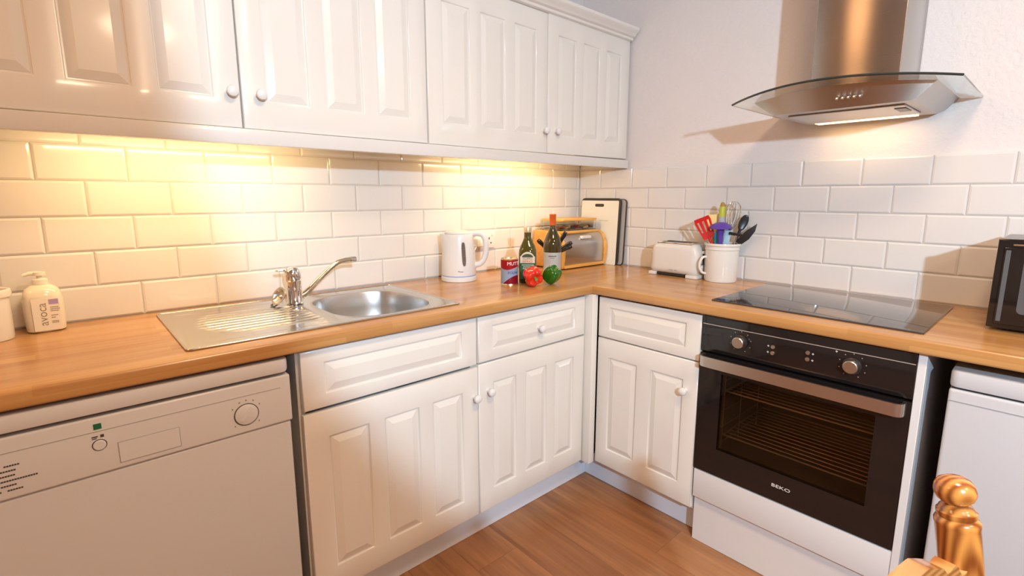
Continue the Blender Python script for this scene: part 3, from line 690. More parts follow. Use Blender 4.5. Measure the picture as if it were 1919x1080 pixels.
# ------------------------------------------------------------------ kettle, socket
t = thing('kettle', 'white plastic jug kettle with grey water window next to the sink', 'kettle', (-.940, -.132, ZW), -.739)
bm = nb(); lathe(bm, [(0, 0), (.0735, 0), (.0765, .003), (.0765, .019), (.074, .0215), (0, .0215)], 48); obj('power_base', bm, WHITEP, t, world=False)
bm = nb(); lathe(bm, [(.0735, .0215), (.0745, .0225), (.0745, .0255), (.0735, .0265), (.05, .0265), (.05, .0215)], 48); obj('blue_ring', bm, mat('blue_ring', rgb(150, 175, 225), .3), t, world=False)
bm = nb(); lathe(bm, [(0, .0265), (.074, .0265), (.0748, .032), (.0735, .07), (.0705, .13), (.0665, .178), (.0645, .198), (.062, .203), (0, .203)], 48)
for v in bm.verts:                                   # spout lip on the side away from the handle
    a = math.atan2(v.co.y, v.co.x); k = max(0, -math.cos(a))**8*max(0, (v.co.z-.14)/.06)
    if v.co.length > .1 or abs(v.co.x)+abs(v.co.y) > .03: v.co.x -= .016*k
obj('jug', bm, WHITEP, t, world=False)
bm = nb(); lathe(bm, [(0, .2035), (.058, .2035), (.0595, .206), (.056, .212), (.03, .217), (0, .218)], 40); obj('lid', bm, WHITEP, t, world=False)
bm = nb(); hp = smoothpath([(.050, 0, .199), (.078, 0, .204), (.104, 0, .198), (.117, 0, .172), (.119, 0, .135), (.112, 0, .098), (.094, 0, .074), (.068, 0, .066)], 6)
tube(bm, hp, .0125, 14); xf(bm, lambda p: (p.x, p.y*1.15, p.z)); obj('handle', bm, WHITEP, t, world=False)
bm = nb(); wn = []
for k in range(17):
    z = .070+k*.100/16; r = .0737-(z-.07)*.055+.0012; hw = .0085*math.sqrt(max(.0, 1-((k-8)/8.6)**4)); a0 = math.radians(-66)-(z-.12)*.4
    wn.append([bm.verts.new((r*math.cos(a0+s*hw/r), r*math.sin(a0+s*hw/r), z)) for s in (-1, 0, 1)])
for a, b in zip(wn, wn[1:]):
    for k in range(2): bm.faces.new((a[k], a[k+1], b[k+1], b[k]))
bmesh.ops.solidify(bm, geom=bm.faces[:], thickness=-.001)
wo = obj('water_window', bm, mat('smoky_window', rgb(150, 135, 125), .15), t, world=False)
bm = nb()
for z in (.086, .112, .140): lathe(bm, [(0, -.001), (.0022, -.001), (.0022, .001), (0, .001)], 10, mtx=Matrix.Rotation(PI/2, 3, 'Y')); xf(bm, lambda p: p); 
bm.free(); bm = nb()
for z in (.086, .112, .140):
    r = .0737-(z-.07)*.055+.0022; a0 = math.radians(-66)-(z-.12)*.4; box(bm, r*math.cos(a0)-.0012, r*math.cos(a0)+.0012, r*math.sin(a0)-.0012, r*math.sin(a0)+.0012, z-.0012, z+.0012)
obj('level_marks', bm, GREYP, wo, world=False)
bm = nb(); 
for da, w_ in ((-.10, .0035), (-.02, .002), (.04, .002), (.09, .002), (.13, .002)):
    r = .0752; a0 = math.radians(-78)+da; c = nb(); box(c, -w_, w_, -.0017, .0017, -.0003, .0004); wrap(c, r, a0, .046+(.002 if w_ > .003 else 0)); join(bm, c)
obj('print', bm, GPRINT, t, world=False)
t = thing('wall_socket', 'white double wall socket on the tiles behind the kettle', 'socket', (-.70, 0, 1.068))
bm = nb(); box(bm, -.783, -.637, -.0155, -.0049, 1.024, 1.111, .003); pl = obj('face_plate', bm, WHITEP, t)
for dx, dz, w_, h_ in ((0, .010, .003, .0055), (-.011, -.012, .0045, .0028), (.011, -.012, .0045, .0028)):
    bm = nb(); box(bm, -.675+dx-w_, -.675+dx+w_, -.0161, -.0154, 1.060+dz-h_, 1.060+dz+h_); obj('pin_hole', bm, DPRINT, pl)
for sx in (-.763, -.657):
    bm = nb(); box(bm, sx-.0055, sx+.0055, -.0185, -.015, 1.083, 1.101, .001); obj('switch', bm, WHITEP, pl)
bm = nb(); pc = smoothpath([(-.868, -.062, ZW+.008), (-.858, -.042, ZW+.006), (-.84, -.03, ZW+.014), (-.80, -.022, ZW+.07), (-.775, -.03, 1.02), (-.757, -.038, 1.055)], 8)
tube(bm, pc, .0032, 8); box(bm, -.768, -.722, -.046, -.0165, 1.036, 1.074, .006)
o = obj('power_plug', bm, WHITEP); tag(o, 'white plug and cord of the kettle in the wall socket', 'plug')

# ------------------------------------------------------------------ food group
t = thing('tomato_tin', 'red white and blue food tin standing left of the olive oil', 'tin', (-.842, -.354, ZW), 0)
bm = nb(); R0 = .0355; lathe(bm, [(0, .001), (.034, .001), (.0365, 0), (.0365, .003), (R0, .0045), (R0, .1035), (.0365, .105), (.0365, .108), (.034, .108), (.0335, .105), (0, .105)], 48); obj('can', bm, mat('tin_gold', (.8, .66, .42, 1), .25, 1), t, world=False)
def band(r, a0, a1, f0, f1, n=28, th=.0004):
    bm = nb(); lo, hi = [], []
    for k in range(n+1):
        a = a0+(a1-a0)*k/n; u = k/n
        lo.append(bm.verts.new((r*math.cos(a), r*math.sin(a), f0(u)))); hi.append(bm.verts.new((r*math.cos(a), r*math.sin(a), f1(u))))
    for k in range(n): bm.faces.new((lo[k], lo[k+1], hi[k+1], hi[k]))
    bmesh.ops.solidify(bm, geom=bm.faces[:], thickness=-th); return bm
RED = mat('label_red', rgb(205, 35, 40), .35); PALE = mat('label_pale_blue', rgb(190, 208, 235), .35); CRIM = mat('label_crimson', rgb(170, 25, 50), .35); WLAB = mat('label_white', rgb(238, 236, 232), .45)
lb = obj('label', band(R0+.0003, 0, 2*PI, lambda u: .005, lambda u: .103, 56), PALE, t, world=False)
CA = math.atan2(CAM.y+.354, CAM.x+.842)        # towards the camera
obj('red_band', band(R0+.0008, 0, 2*PI, lambda u: .070-.006*math.sin(u*2*PI*2+.5), lambda u: .103, 56), RED, lb, world=False)
obj('crimson_swoosh', band(R0+.0008, CA-.75, CA+1.35, lambda u: .0055, lambda u: .008+.032*math.sin(PI*min(1, u*.62+.0))), CRIM, lb, world=False)
tx = text('MUTTI', .020, .0003); obj('lettering', wrap(tx, R0+.0013, CA+.52, .089), WLAB, lb, world=False, smooth=0)
tx = text('POLPA', .0145, .0003); obj('lettering', wrap(tx, R0+.0008, CA+.42, .051), mat('label_blue', rgb(45, 70, 150), .4), lb, world=False, smooth=0)

t = thing('olive_oil_bottle', 'square shouldered olive oil bottle with green and cream label', 'bottle', (-.752, -.368, ZW), math.atan2(CAM.y+.368, CAM.x+.752)+PI/2)
OLIVE = mat('olive_glass', (.075, .062, .010, 1), .05, coat=.4)
def sqlathe(bm, prof, n=44):
    R = []
    for r, z, e in prof:
        R.append([bm.verts.new((r*sup(2*PI*k/n, e)[0]*1.0, r*sup(2*PI*k/n, e)[1]*.92, z)) for k in range(n)])
    for a, b in zip(R, R[1:]):
        for k in range(n): bm.faces.new((a[k], a[(k+1) % n], b[(k+1) % n], b[k]))
    bm.faces.new(R[0]); bm.faces.new(R[-1]); return bm
bm = nb(); sqlathe(bm, [(.034, 0, 3.5), (.037, .004, 3.5), (.0375, .12, 3.5), (.036, .138, 3.2), (.031, .155, 2.8), (.022, .173, 2.2), (.0165, .186, 2), (.0150, .195, 2), (.0150, .212, 2)]); obj('glass', bm, OLIVE, t, world=False)
bm = nb(); lathe(bm, [(0, .212), (.0162, .212), (.0165, .214), (.0165, .231), (.0155, .2335), (0, .2335)], 28); obj('cap', bm, mat('cap_gold', (.75, .58, .35, 1), .3, .6), t, world=False)
def flatlab(name, poly, y0, m, parent, tk=.0004):
    bm = nb(); prism(bm, poly, y0-tk, y0, 'y'); return obj(name, bm, m, parent, world=False, smooth=0)
yl = -.0352
DGREEN = mat('label_green', rgb(28, 92, 62), .4); CREAM = mat('label_cream', rgb(214, 205, 180), .45)
l1 = flatlab('label', [(-.031, .018), (.031, .018), (.031, .086), (-.031, .086)], yl, DGREEN, t)
arch = [(-.031, .086), (.031, .086), (.031, .113)]+[(.028*math.cos(a), .113+.020*math.sin(a)**1.5) for a in [PI*k/14 for k in range(1, 14)]]+[(-.031, .113)]
l2 = flatlab('neck_arch_label', arch, yl, CREAM, t)
arch2 = [(.0235*math.cos(PI*k/14), .110+.0145*math.sin(PI*k/14)) for k in range(0, 15)]
flatlab('arch_panel', arch2, yl-.0005, mat('label_dark_green', rgb(60, 70, 50), .4), l2)
def ftext(s, size, x, z, y0, m, parent, sx=1):
    bm = text(s, size, .0003)
    for v in bm.verts: v.co = Vector((x+v.co.x*sx, y0-v.co.z, z+v.co.y))
    return obj('lettering', bm, m, parent, world=False, smooth=0)
ftext('FILIPPO', .0115, 0, .1035, yl-.0005, mat('label_brown', rgb(95, 60, 40), .5), l2, 1.05)
ftext('BERIO', .0135, 0, .0925, yl-.0005, RED, l2, 1.15)
for z, w_ in ((.078, .046), (.070, .036), (.063, .040), (.055, .030)):
    bm = nb(); x = -w_/2
    while x < w_/2: box(bm, x, x+.0036, yl-.0009, yl-.0004, z-.0018, z+.0018); x += .005
    obj('fine_print', bm, CREAM, l1, world=False, smooth=0)

t = thing('wine_bottle', 'green glass wine bottle with orange capsule and plain white label', 'bottle', (-.545, -.315, ZW), math.atan2(CAM.y+.315, CAM.x+.545)+PI/2)
bm = nb(); lathe(bm, [(0, 0), (.036, 0), (.0405, .004), (.0415, .012), (.0415, .135), (.0395, .155), (.033, .178), (.023, .200), (.0165, .215), (.0145, .225), (.0140, .232)], 48); lathe(bm, [(.0140, .232), (0, .232)], 48); obj('glass', bm, mat('wine_glass_green', (.05, .036, .010, 1), .04, coat=.4), t, world=False)
bm = nb(); lathe(bm, [(0, .2322), (.0150, .2322), (.0150, .276), (.0158, .277), (.0158, .281), (.0150, .2825), (0, .283)], 32); obj('capsule', bm, mat('capsule_orange', rgb(205, 95, 35), .35), t, world=False)
CW = -PI/2
lb = obj('label', band(.0419, CW-1.25, CW+1.25, lambda u: .020, lambda u: .110), WLAB, t, world=False)
for z, h_, w_, st in ((.094, .0024, .034, .0036), (.0845, .0010, .018, .0022)):
    bm = nb(); x = -w_/2
    while x < w_/2: c = nb(); box(c, x, x+st*.72, -h_, h_*random.uniform(.3, 1.3), 0, .0003); wrap(c, .0424, CW+.0, z); join(bm, c); x += st
    obj('fine_print', bm, DPRINT, lb, world=False, smooth=0)

def pepper(name, label, loc, r, h, m, axis, lobes, seed, stemcol):
    rnd = random.Random(seed); t = thing(name, label, 'pepper', (loc[0], loc[1], ZW))
    q = Vector(axis).normalized().to_track_quat('Z', 'Y').to_matrix(); c = Vector(loc)
    bm = nb(); NU, NV = 48, 22; R = []; ph = rnd.uniform(0, 6)
    for j in range(NV+1):
        v = j/NV; th = PI*v; row = []
        for i in range(NU):
            a = 2*PI*i/NU; lob = .5+.5*math.cos(lobes*a+ph); amp = .20*math.sin(th)**.6
            rr = r*(math.sin(th)**.62)*(1-.10*v)*(1-amp*(1-lob)**1.6)*(1+.04*math.cos(a+seed))
            z = h*.5*math.cos(th); 
            if v < .3: z -= h*.20*(1-v/.3)**2; z += .10*h*lob*math.sin(PI*min(1, v/.3))*.6
            if v > .75: z += h*.10*((v-.75)/.25)**2
            row.append((rr*math.cos(a), rr*math.sin(a), z))
        R.append([bm.verts.new(q @ Vector(p)+c) for p in row])
    for a, b in zip(R, R[1:]):
        for k in range(NU): bm.faces.new((a[k], a[(k+1) % NU], b[(k+1) % NU], b[k]))
    bmesh.ops.remove_doubles(bm, verts=bm.verts, dist=.0002)
    zmin = min(v.co.z for v in bm.verts); dz = ZW+.0005-zmin; bmesh.ops.translate(bm, verts=bm.verts, vec=(0, 0, dz))
    obj('flesh', bm, m, t, smooth=80)
    bm = nb(); lathe(bm, [(0, h*.26), (.010, h*.28), (.012, h*.30), (.0065, h*.33), (.0052, h*.44), (.0062, h*.50), (0, h*.505)], 14, c+Vector((0, 0, dz)), mtx=q); obj('stem', bm, stemcol, t)
GST = mat('pepper_stem', rgb(120, 150, 70), .5)
tocam = Vector((CAM.x+.81, CAM.y+.46, 0)).normalized()
side = Vector((-tocam.y, tocam.x, 0))
pepper('red_pepper', 'shiny red bell pepper lying with its stem to the front', (-.806, -.458, ZW+.045), .044, .080, mat('pepper_red', rgb(214, 40, 22), .14, coat=.5), tocam*.8-Vector((0, 0, .22))+side*.30, 4, 3, GST)
pepper('green_pepper', 'shiny green bell pepper in front of the wine bottle', (-.716, -.478, ZW+.042), .040, .078, mat('pepper_green', rgb(26, 96, 14), .16, coat=.5), tocam*.35+Vector((0, 0, .8))+side*.5, 4, 9, GST)

# ------------------------------------------------------------------ knife block behind the wine bottle
KB = (-.478, -.256)
t = thing('knife_block', 'dark knife block with black handles fanned out behind the wine bottle', 'knife block', (KB[0], KB[1], ZW), math.atan2(CAM.y-KB[1], CAM.x-KB[0])+PI/2)
bm = nb(); prism(bm, [(-.028, 0), (.028, 0), (.031, .10), (-.031, .10)], -.026, .03, 'y', .003); obj('block', bm, BLACKP, t, world=False)
for a, ln, y0, x0 in ((-46, .086, -.006, -.012), (30, .112, .010, .004), (56, .090, -.012, .014), (66, .075, .004, .02)):
    sa, ca = math.sin(math.radians(a)), math.cos(math.radians(a)); b0 = Vector((x0, y0, .098))
    bm = nb(); P = [b0+Vector((sa, 0, ca))*s*ln for s in (0, .15, .35, .6, .85, 1)]; tube(bm, P, [.007, .0085, .0105, .0095, .0115, .008], 12); xf(bm, lambda p: (p.x, y0+(p.y-y0)*.8, p.z)); h_ = obj('knife_handle', bm, BLACKG, t, world=False)
    bm = nb()
    for s in (.3, .55, .8):
        p = b0+Vector((sa, 0, ca))*s*ln; lathe(bm, [(0, -.0102), (.0022, -.0100), (.0022, -.007), (0, -.007)], 10, p, mtx=Matrix.Rotation(-PI/2, 3, 'X') @ Matrix.Scale(-1, 3))
    obj('rivet', bm, CHROME, h_, world=False)

# ------------------------------------------------------------------ bread bin with glass box on top
BX0, BX1, BY0, BY1, BZ = -.392, -.052, -.232, -.03, ZW
t = thing('bread_bin', 'wooden bread bin with grey roll front in the corner', 'bread bin', ((BX0+BX1)/2, -.13, BZ))
sidep = [(BY1, BZ+.006), (BY1, BZ+.188), (BY0+.045, BZ+.188), (BY0+.012, BZ+.172), (BY0-.008, BZ+.14), (BY0-.016, BZ+.10), (BY0-.014, BZ+.05), (BY0-.004, BZ+.006)]
for x in (BX0, BX1-.013):
    bm = nb(); prism(bm, sidep, x, x+.013, 'x', .0015); obj('side_panel', bm, BAMBOO, t, smooth=30)
bm = nb(); box(bm, BX0+.013, BX1-.013, BY0+.034, BY1, BZ+.176, BZ+.1885, .0015); obj('top_board', bm, BAMBOO, t)
bm = nb(); box(bm, BX0+.013, BX1-.013, BY0-.012, BY1, BZ+.006, BZ+.020, .0015); obj('base_board', bm, BAMBOO, t)
bm = nb(); box(bm, BX0+.013, BX1-.013, BY1-.006, BY1, BZ+.02, BZ+.176); obj('back_board', bm, BAMBOO, t)
rp = [(BY0+.030, BZ+.176), (BY0+.012, BZ+.162), (BY0, BZ+.135), (BY0-.004, BZ+.10), (BY0-.004, BZ+.06), (BY0, BZ+.0205)]
rp = [(p.y, p.z) for p in smoothpath([(0, a, b) for a, b in rp], 5)]
bm = nb(); prism(bm, rp+[(y+.003, z) for y, z in rp[::-1]], BX0+.0135, BX1-.0135, 'x'); rf = obj('roll_front', bm, mat('bin_steel', (.52, .49, .48, 1), .27, 1), t, smooth=60)
bm = nb(); box(bm, -.244, -.176, BY0-.008, BY0+.012, BZ+.148, BZ+.163, .003); obj('pull_tab', bm, mat('satin_white_metal', (.85, .83, .80, 1), .3, .3), rf)
for x in (BX0+.02, BX1-.03):
    for y in (BY0+.015, BY1-.02): bm = nb(); box(bm, x, x+.012, y-.006, y+.006, BZ+.0003, BZ+.0065); obj('foot', bm, BLACKP, t)
t = thing('glass_food_box', 'clear glass box with bamboo lid on top of the bread bin', 'food box', (-.21, -.12, BZ+.189))
GX0, GX1, GY0, GY1, GZ = -.352, -.075, -.195, -.045, BZ+.1892
bm = nb(); prism(bm, rrect(GX0, GX1, GY0, GY1, .02, 5), GZ, GZ+.003, 'z')
o_, i_ = rrect(GX0, GX1, GY0, GY1, .02, 5), rrect(GX0+.003, GX1-.003, GY0+.003, GY1-.003, .018, 5); n = len(o_)
q = [[bm.verts.new((x, y, z)) for x, y in pl_] for pl_, z in ((o_, GZ+.003), (o_, GZ+.048), (i_, GZ+.048), (i_, GZ+.003))]
for a, b in zip(q, q[1:]):
    for k in range(n): bm.faces.new((a[k], a[(k+1) % n], b[(k+1) % n], b[k]))
obj('glass_body', bm, mat('clear_glass', (.97, .98, .97, 1), .01, trans=1, ior=1.15), t)
bm = nb(); prism(bm, rrect(GX0-.004, GX1+.004, GY0-.004, GY1+.004, .022, 5), GZ+.0485, GZ+.060, 'z', .003); obj('lid', bm, BAMBOO, t)
SCL = [rgb(120, 60, 35), rgb(190, 140, 70), rgb(70, 65, 60), rgb(150, 35, 35), rgb(60, 55, 52), rgb(200, 170, 120), rgb(95, 50, 30)]
SLB = ['dark brown sachet at the left end of the glass food box', 'golden sachet second from the left in the glass food box', 'charcoal sachet beside the golden one in the glass food box', 'red sachet in the middle of the glass food box', 'grey black sachet right of the red one in the glass food box', 'pale tan sachet second from the right in the glass food box', 'reddish brown sachet at the right end of the glass food box']
for k in range(7):
    x = GX0+.034+k*.035; bm = nb(); box(bm, -.017, .017, -.028, .028, -.005, .005, .0035)
    o = obj('sachet', bm, mat('sachet_%d' % k, SCL[k], .35), None); o.location = (x, -.13+.02*((k*3) % 3-1), GZ+.0145+.001*(k % 2)); o.rotation_euler = (.25*((k % 3)-1)*.4, .22*(-1)**k, .3*(k % 4-1.5))
    tag(o, SLB[k], 'sachet', 'sachets in the glass box')

# ------------------------------------------------------------------ chopping boards
def board(name, label, y0, y1, z1, x0, th, m, edge, tilt, slot):
    t = thing(name, label, 'chopping board', (x0, (y0+y1)/2, ZW))
    T = lambda p: (p[0]+(p[2]-ZW)*math.tan(tilt), p[1], p[2])
    poly = rrect(y1, y0, ZW+.0006, z1, .022, 6)
    if slot:
        bm = nb(); prism(bm, poly, x0, x0+th, 'x', .0015); xf(bm, T); obj('core', bm, edge, t)
        bm = nb(); prism(bm, rrect(y1+.012, y0-.003, ZW+.0006, z1-.013, .006, 4), x0-.0016, x0-.0001, 'x'); xf(bm, T); fc = obj('face', bm, m, t)
        ym = (y0+y1)/2+.005; bm = nb(); prism(bm, rrect(ym-.030, ym+.030, z1-.046, z1-.030, .007, 5), x0-.0024, x0-.0015, 'x'); xf(bm, T); obj('handle_slot', bm, mat('slot_brown', (.06, .045, .03, 1), .6), fc)
        bm = nb()
        for k in range(9): box(bm, x0-.0021, x0-.0015, ym-.062+k*.0066, ym-.0575+k*.0066, z1-.122, z1-.116)
        xf(bm, T); obj('print', bm, mat('faint_print', rgb(205, 195, 170), .6), fc)
    else:
        bm = nb(); prism(bm, poly, x0, x0+th, 'x', .003); xf(bm, T); obj('slab', bm, edge, t)
        bm = nb(); prism(bm, rrect(y1+.004, y0-.004, ZW+.005, z1-.004, .018, 5), x0-.0012, x0-.0001, 'x'); xf(bm, T); obj('face', bm, m, t)
EDGE = mat('board_edge', (.035, .028, .022, 1), .35)
board('chopping_board', 'white chopping board with dark rim and hand slot, front of the pair', -.046, -.312, 1.262, -.047, .010, mat('board_white', (.80, .77, .69, 1), .35), EDGE, math.radians(2.9), True)
board('chopping_board', 'black edged chopping board tucked behind the white one', -.05, -.338, 1.258, -.0325, .009, GREYP, EDGE, math.radians(2.9), False)

# ------------------------------------------------------------------ toaster
t = thing('toaster', 'cream white two slot toaster against the right wall tiles', 'toaster', (-.105, -.70, ZW))
TY0, TY1 = -.588, -.822
def tsec(s, zt): return rrect(-.165*1+0, -.045, ZW+.012, zt, .03*s+.004, 7)
bm = nb(); NN = 16; R = []
for k in range(NN+1):
    u = k/NN; y = TY0+(TY1-TY0)*u; e = (1-abs(2*u-1)**7)**(1/3.2) if 0 < u < 1 else .0
    hh = .118+.036*e; ww = .060*(.80+.20*e); 
    sec = rrect(-.105-ww, -.105+ww, ZW+.012, ZW+hh, .028, 6); R.append([bm.verts.new((x, y, z)) for x, z in sec])
n = len(R[0])
for a, b in zip(R, R[1:]):
    for k in range(n): bm.faces.new((a[k], a[(k+1) % n], b[(k+1) % n], b[k]))
bm.faces.new(R[0]); bm.faces.new(R[-1]); bd = obj('shell', bm, mat('toaster_white', (.72, .69, .655, 1), .28, coat=.2), t, smooth=50)
bm = nb(); box(bm, -.155, -.055, TY1+.03, TY0-.03, ZW+.150, ZW+.1562, .002); sl = obj('slot_plate', bm, CHROME, t)
for x in (-.128, -.082): bm = nb(); box(bm, x-.012, x+.012, TY1+.045, TY0-.045, ZW+.1555, ZW+.1568); obj('bread_slot', bm, DARK, sl)
for a_, b_ in ((TY0-.03, TY0+.006), (TY1-.004, TY1+.05)): bm = nb(); box(bm, -.164, -.048, a_, b_, ZW+.0006, ZW+.016, .003); obj('foot', bm, MATS['toaster_white'], t)
bm = nb(); box(bm, -.150, -.060, TY1+.05, TY0-.03, ZW+.004, ZW+.0125); obj('underside', bm, DARK, t)
bm = nb(); box(bm, -.108, -.102, TY1-.0015, TY1+.01, ZW+.045, ZW+.128); ls = obj('lever_slot', bm, DARK, bd)
bm = nb(); box(bm, -.122, -.088, TY1-.013, TY1-.001, ZW+.112, ZW+.126, .004); obj('lever', bm, WHITEP, t)
bm = nb(); lathe(bm, [(.0225, 0), (.0225, .004), (.0195, .0045), (.0195, 0)], 32); xf(bm, lambda p: (-.118+p.x, TY1+.002-p.z, ZW+.045+p.y)); obj('dial_ring', bm, GREYP, t)
bm = nb(); lathe(bm, [(0, 0), (.017, 0), (.017, .009), (.0145, .011), (0, .011)], 32); xf(bm, lambda p: (-.118+p.x, TY1+.001-p.z, ZW+.045+p.y)); obj('dial', bm, WHITEP, t)
bm = nb()
for k in range(8):
    if k != 4: box(bm, -.1662, -.1652, -.693-k*.0055, -.6895-k*.0055, ZW+.030, ZW+.0335)
obj('print', bm, mat('toaster_print', rgb(170, 165, 158), .6), bd)

# ------------------------------------------------------------------ utensil crock
CX, CY = -.104, -.905
t = thing('utensil_crock', 'white ceramic utensil pot with side handle beside the hob', 'utensil pot', (CX, CY, ZW))
bm = nb(); lathe(bm, [(0, .004), (.055, .004), (.058, 0), (.064, .001), (.067, .008), (.0675, .135), (.0675, .137), (.0705, .139), (.0705, .1415), (.069, .143), (.069, .152), (.0735, .156), (.0745, .161), (.0735, .165), (.069, .1655), (.064, .162), (.062, .15), (.062, .012), (0, .010)], 56, (CX, CY, ZW)); obj('pot', bm, mat('crock_glaze', (.74, .72, .69, 1), .14, coat=.4), t, smooth=35)
hd = Vector((-.76, .65, 0)).normalized(); hb = Vector((CX, CY, ZW))
bm = nb(); hp = smoothpath([hb+hd*.064+Vector((0, 0, .105)), hb+hd*.082+Vector((0, 0, .103)), hb+hd*.094+Vector((0, 0, .082)), hb+hd*.094+Vector((0, 0, .058)), hb+hd*.082+Vector((0, 0, .038)), hb+hd*.064+Vector((0, 0, .032))], 6)
tube(bm, hp, .0055, 12); obj('handle', bm, MATS['crock_glaze'], t)
GRP = 'utensils standing in the white pot'
FACE = Vector((CAM.x-CX, CAM.y-CY, 0)).normalized(); SIDE = Vector((-FACE.y, FACE.x, 0)) * 1
if SIDE.dot(RT) < 0: SIDE = -SIDE            # SIDE points right in the photograph
def uframe(top, base):
    """frame with z along the utensil, x to the right, y away from the viewer"""
    z = (top-base).normalized(); y = (-FACE-z*(-FACE).dot(z)).normalized(); x = y.cross(z); return Matrix((x, y, z)).transposed()
def pot(dx, dy, z): return Vector((CX, CY, 0))+SIDE*dx+FACE*dy+Vector((0, 0, z))
def utensil(name, label, base, top, parts):
    t = thing(name, label, 'utensil', base, 0, GRP); q = uframe(top, base); L = (top-base).length
    for pn, fn, m in parts:
        bm = fn(L); xf(bm, lambda p: q @ p); obj(pn, bm, m, t, world=False, smooth=50)
    return t
def stick(r0, r1, s0, s1): return lambda L: tube(nb(), [(0, 0, L*s0), (0, 0, L*(s0*.5+s1*.5)), (0, 0, L*s1)], [r0, (r0+r1)/2, r1], 12)
def sliced(L):
    bm = nb(); w0, w1, h, s = .024, .034, .095, L-.095; t = .0022
    xs_ = [-1, -.72, -.5, -.12, .12, .5, .72, 1]; zs_ = [0, .30, .82, 1]
    f = lambda u, v: (u*(w0+(w1-w0)*min(1, v*1.3))*(1-.1*(v > .95)), .008*math.sin(v*PI), s+v*h)
    V = {}
    for sgn in (-1, 1):
        for i, u in enumerate(xs_):
            for j, v in enumerate(zs_):
                p = f(u, v); V[(i, j, sgn)] = bm.verts.new((p[0], p[1]+sgn*t, p[2]))
    hole = {(1, 1), (3, 1), (5, 1)}; C = {(i, j) for i in range(7) for j in range(3)}-hole
    for i, j in C:
        for sgn in (-1, 1): bm.faces.new((V[i, j, sgn], V[i+1, j, sgn], V[i+1, j+1, sgn], V[i, j+1, sgn]))
        for di, dj, a, b in ((-1, 0, (i, j), (i, j+1)), (1, 0, (i+1, j), (i+1, j+1)), (0, -1, (i, j), (i+1, j)), (0, 1, (i, j+1), (i+1, j+1))):
            if (i+di, j+dj) not in C: bm.faces.new((V[(*a, -1)], V[(*b, -1)], V[(*b, 1)], V[(*a, 1)]))
    return bm
RUT = mat('silicone_red', rgb(200, 28, 26), .35); PUR = mat('silicone_purple', rgb(88, 62, 160), .35); TEAL = mat('silicone_teal', rgb(25, 140, 165), .35); BLU = mat('pale_blue_plastic', rgb(170, 205, 225), .3)
utensil('slotted_turner', 'red slotted turner leaning left in the white pot', pot(.02, .015, ZW+.02), pot(-.092, .03, ZW+.272), [('handle', stick(.006, .006, 0, .68), RUT), ('blade', sliced, RUT)])
def ladle(L):
    bm = nb(); lathe(bm, [(0, .018), (.020, .016), (.038, .006), (.047, -.006), (.045, -.008), (.036, .001), (.018, .0105), (0, .012)], 32, (0, 0, L-.018)); lathe(bm, [(.010, -.065), (.013, -.03), (.017, -.008), (.0, .010)], 20, (0, 0, L-.018)); return bm
utensil('ladle', 'purple ladle with dome head upward in the white pot', pot(-.008, .03, ZW+.02), pot(-.012, .045, ZW+.256), [('handle', stick(.008, .0095, 0, .8), PUR), ('bowl', ladle, PUR)])
def spoonhead(w, h, t=.004):
    def fn(L):
        bm = nb(); lathe(bm, [(0, -1), (.38, -.92), (.7, -.70), (.93, -.3), (1, .05), (.93, .45), (.68, .80), (.35, .96), (0, 1)], 24); 
        for v in bm.verts: v.co = Vector((v.co.x*w, v.co.y*t+.006*(1-v.co.z**2), L-h+v.co.z*h))
        return bm
    return fn
utensil('serving_spoon', 'teal serving spoon low behind the ladle in the white pot', pot(.01, .0, ZW+.02), pot(-.024, .038, ZW+.218), [('handle', stick(.006, .006, 0, .8), TEAL), ('head', spoonhead(.017, .035), TEAL)])
utensil('kitchen_utensil', 'pale blue utensil handle right of the ladle in the white pot', pot(.0, -.01, ZW+.02), pot(.018, .04, ZW+.222), [('handle', lambda L: (lambda b: (box(b, -.012, .012, -.004, .004, 0, L, .003), b)[1])(nb()), BLU)])
def whisk(L):
    bm = nb(); H = .125
    for k in range(7):
        a = PI*k/7; pts = []
        for i in range(25):
            th = -PI/2+2*PI*i/24*.999; u = (1-math.cos(2*PI*i/24))/2
            s = math.sin(2*PI*i/24); zz = (1-math.cos(2*PI*i/24))/2
            rr = .0385*s*(.55+.45*zz)
            pts.append((rr*math.cos(a), rr*math.sin(a), L-H+H*zz))
        tube(bm, pts, .0011, 6, False)
    return bm
utensil('balloon_whisk', 'steel wire balloon whisk standing tall in the white pot', pot(.0, -.02, ZW+.02), pot(.038, -.012, ZW+.342), [('handle', stick(.0075, .006, 0, .64), CHROME), ('wires', whisk, CHROME)])
utensil('black_spoon', 'black spoon with rounded head behind the black spatula', pot(-.004, -.015, ZW+.02), pot(.088, -.028, ZW+.285), [('handle', stick(.006, .006, 0, .78), BLACKP), ('head', spoonhead(.0175, .036), BLACKP)])
def spat(L):
    bm = nb(); prism(bm, [(-.013, L-.11), (.013, L-.11), (.022, L-.07), (.018, L-.03), (.003, L), (-.010, L-.05)], -.002, .002, 'y', .001); return bm
utensil('black_spatula', 'black pointed spatula leaning far right in the white pot', pot(-.046, .0, ZW+.03), pot(.126, .02, ZW+.254), [('handle', stick(.006, .006, 0, .6), BLACKP), ('blade', spat, BLACKP)])
utensil('black_masher', 'black utensil with slotted foot low at the pot rim', pot(.02, .0, ZW+.02), pot(.052, .045, ZW+.212), [('handle', stick(.005, .005, 0, .95), CHROME), ('foot', lambda L: (lambda b: (box(b, -.030, .022, -.004, .004, L-.012, L, .002), b)[1])(nb()), BLACKP)])
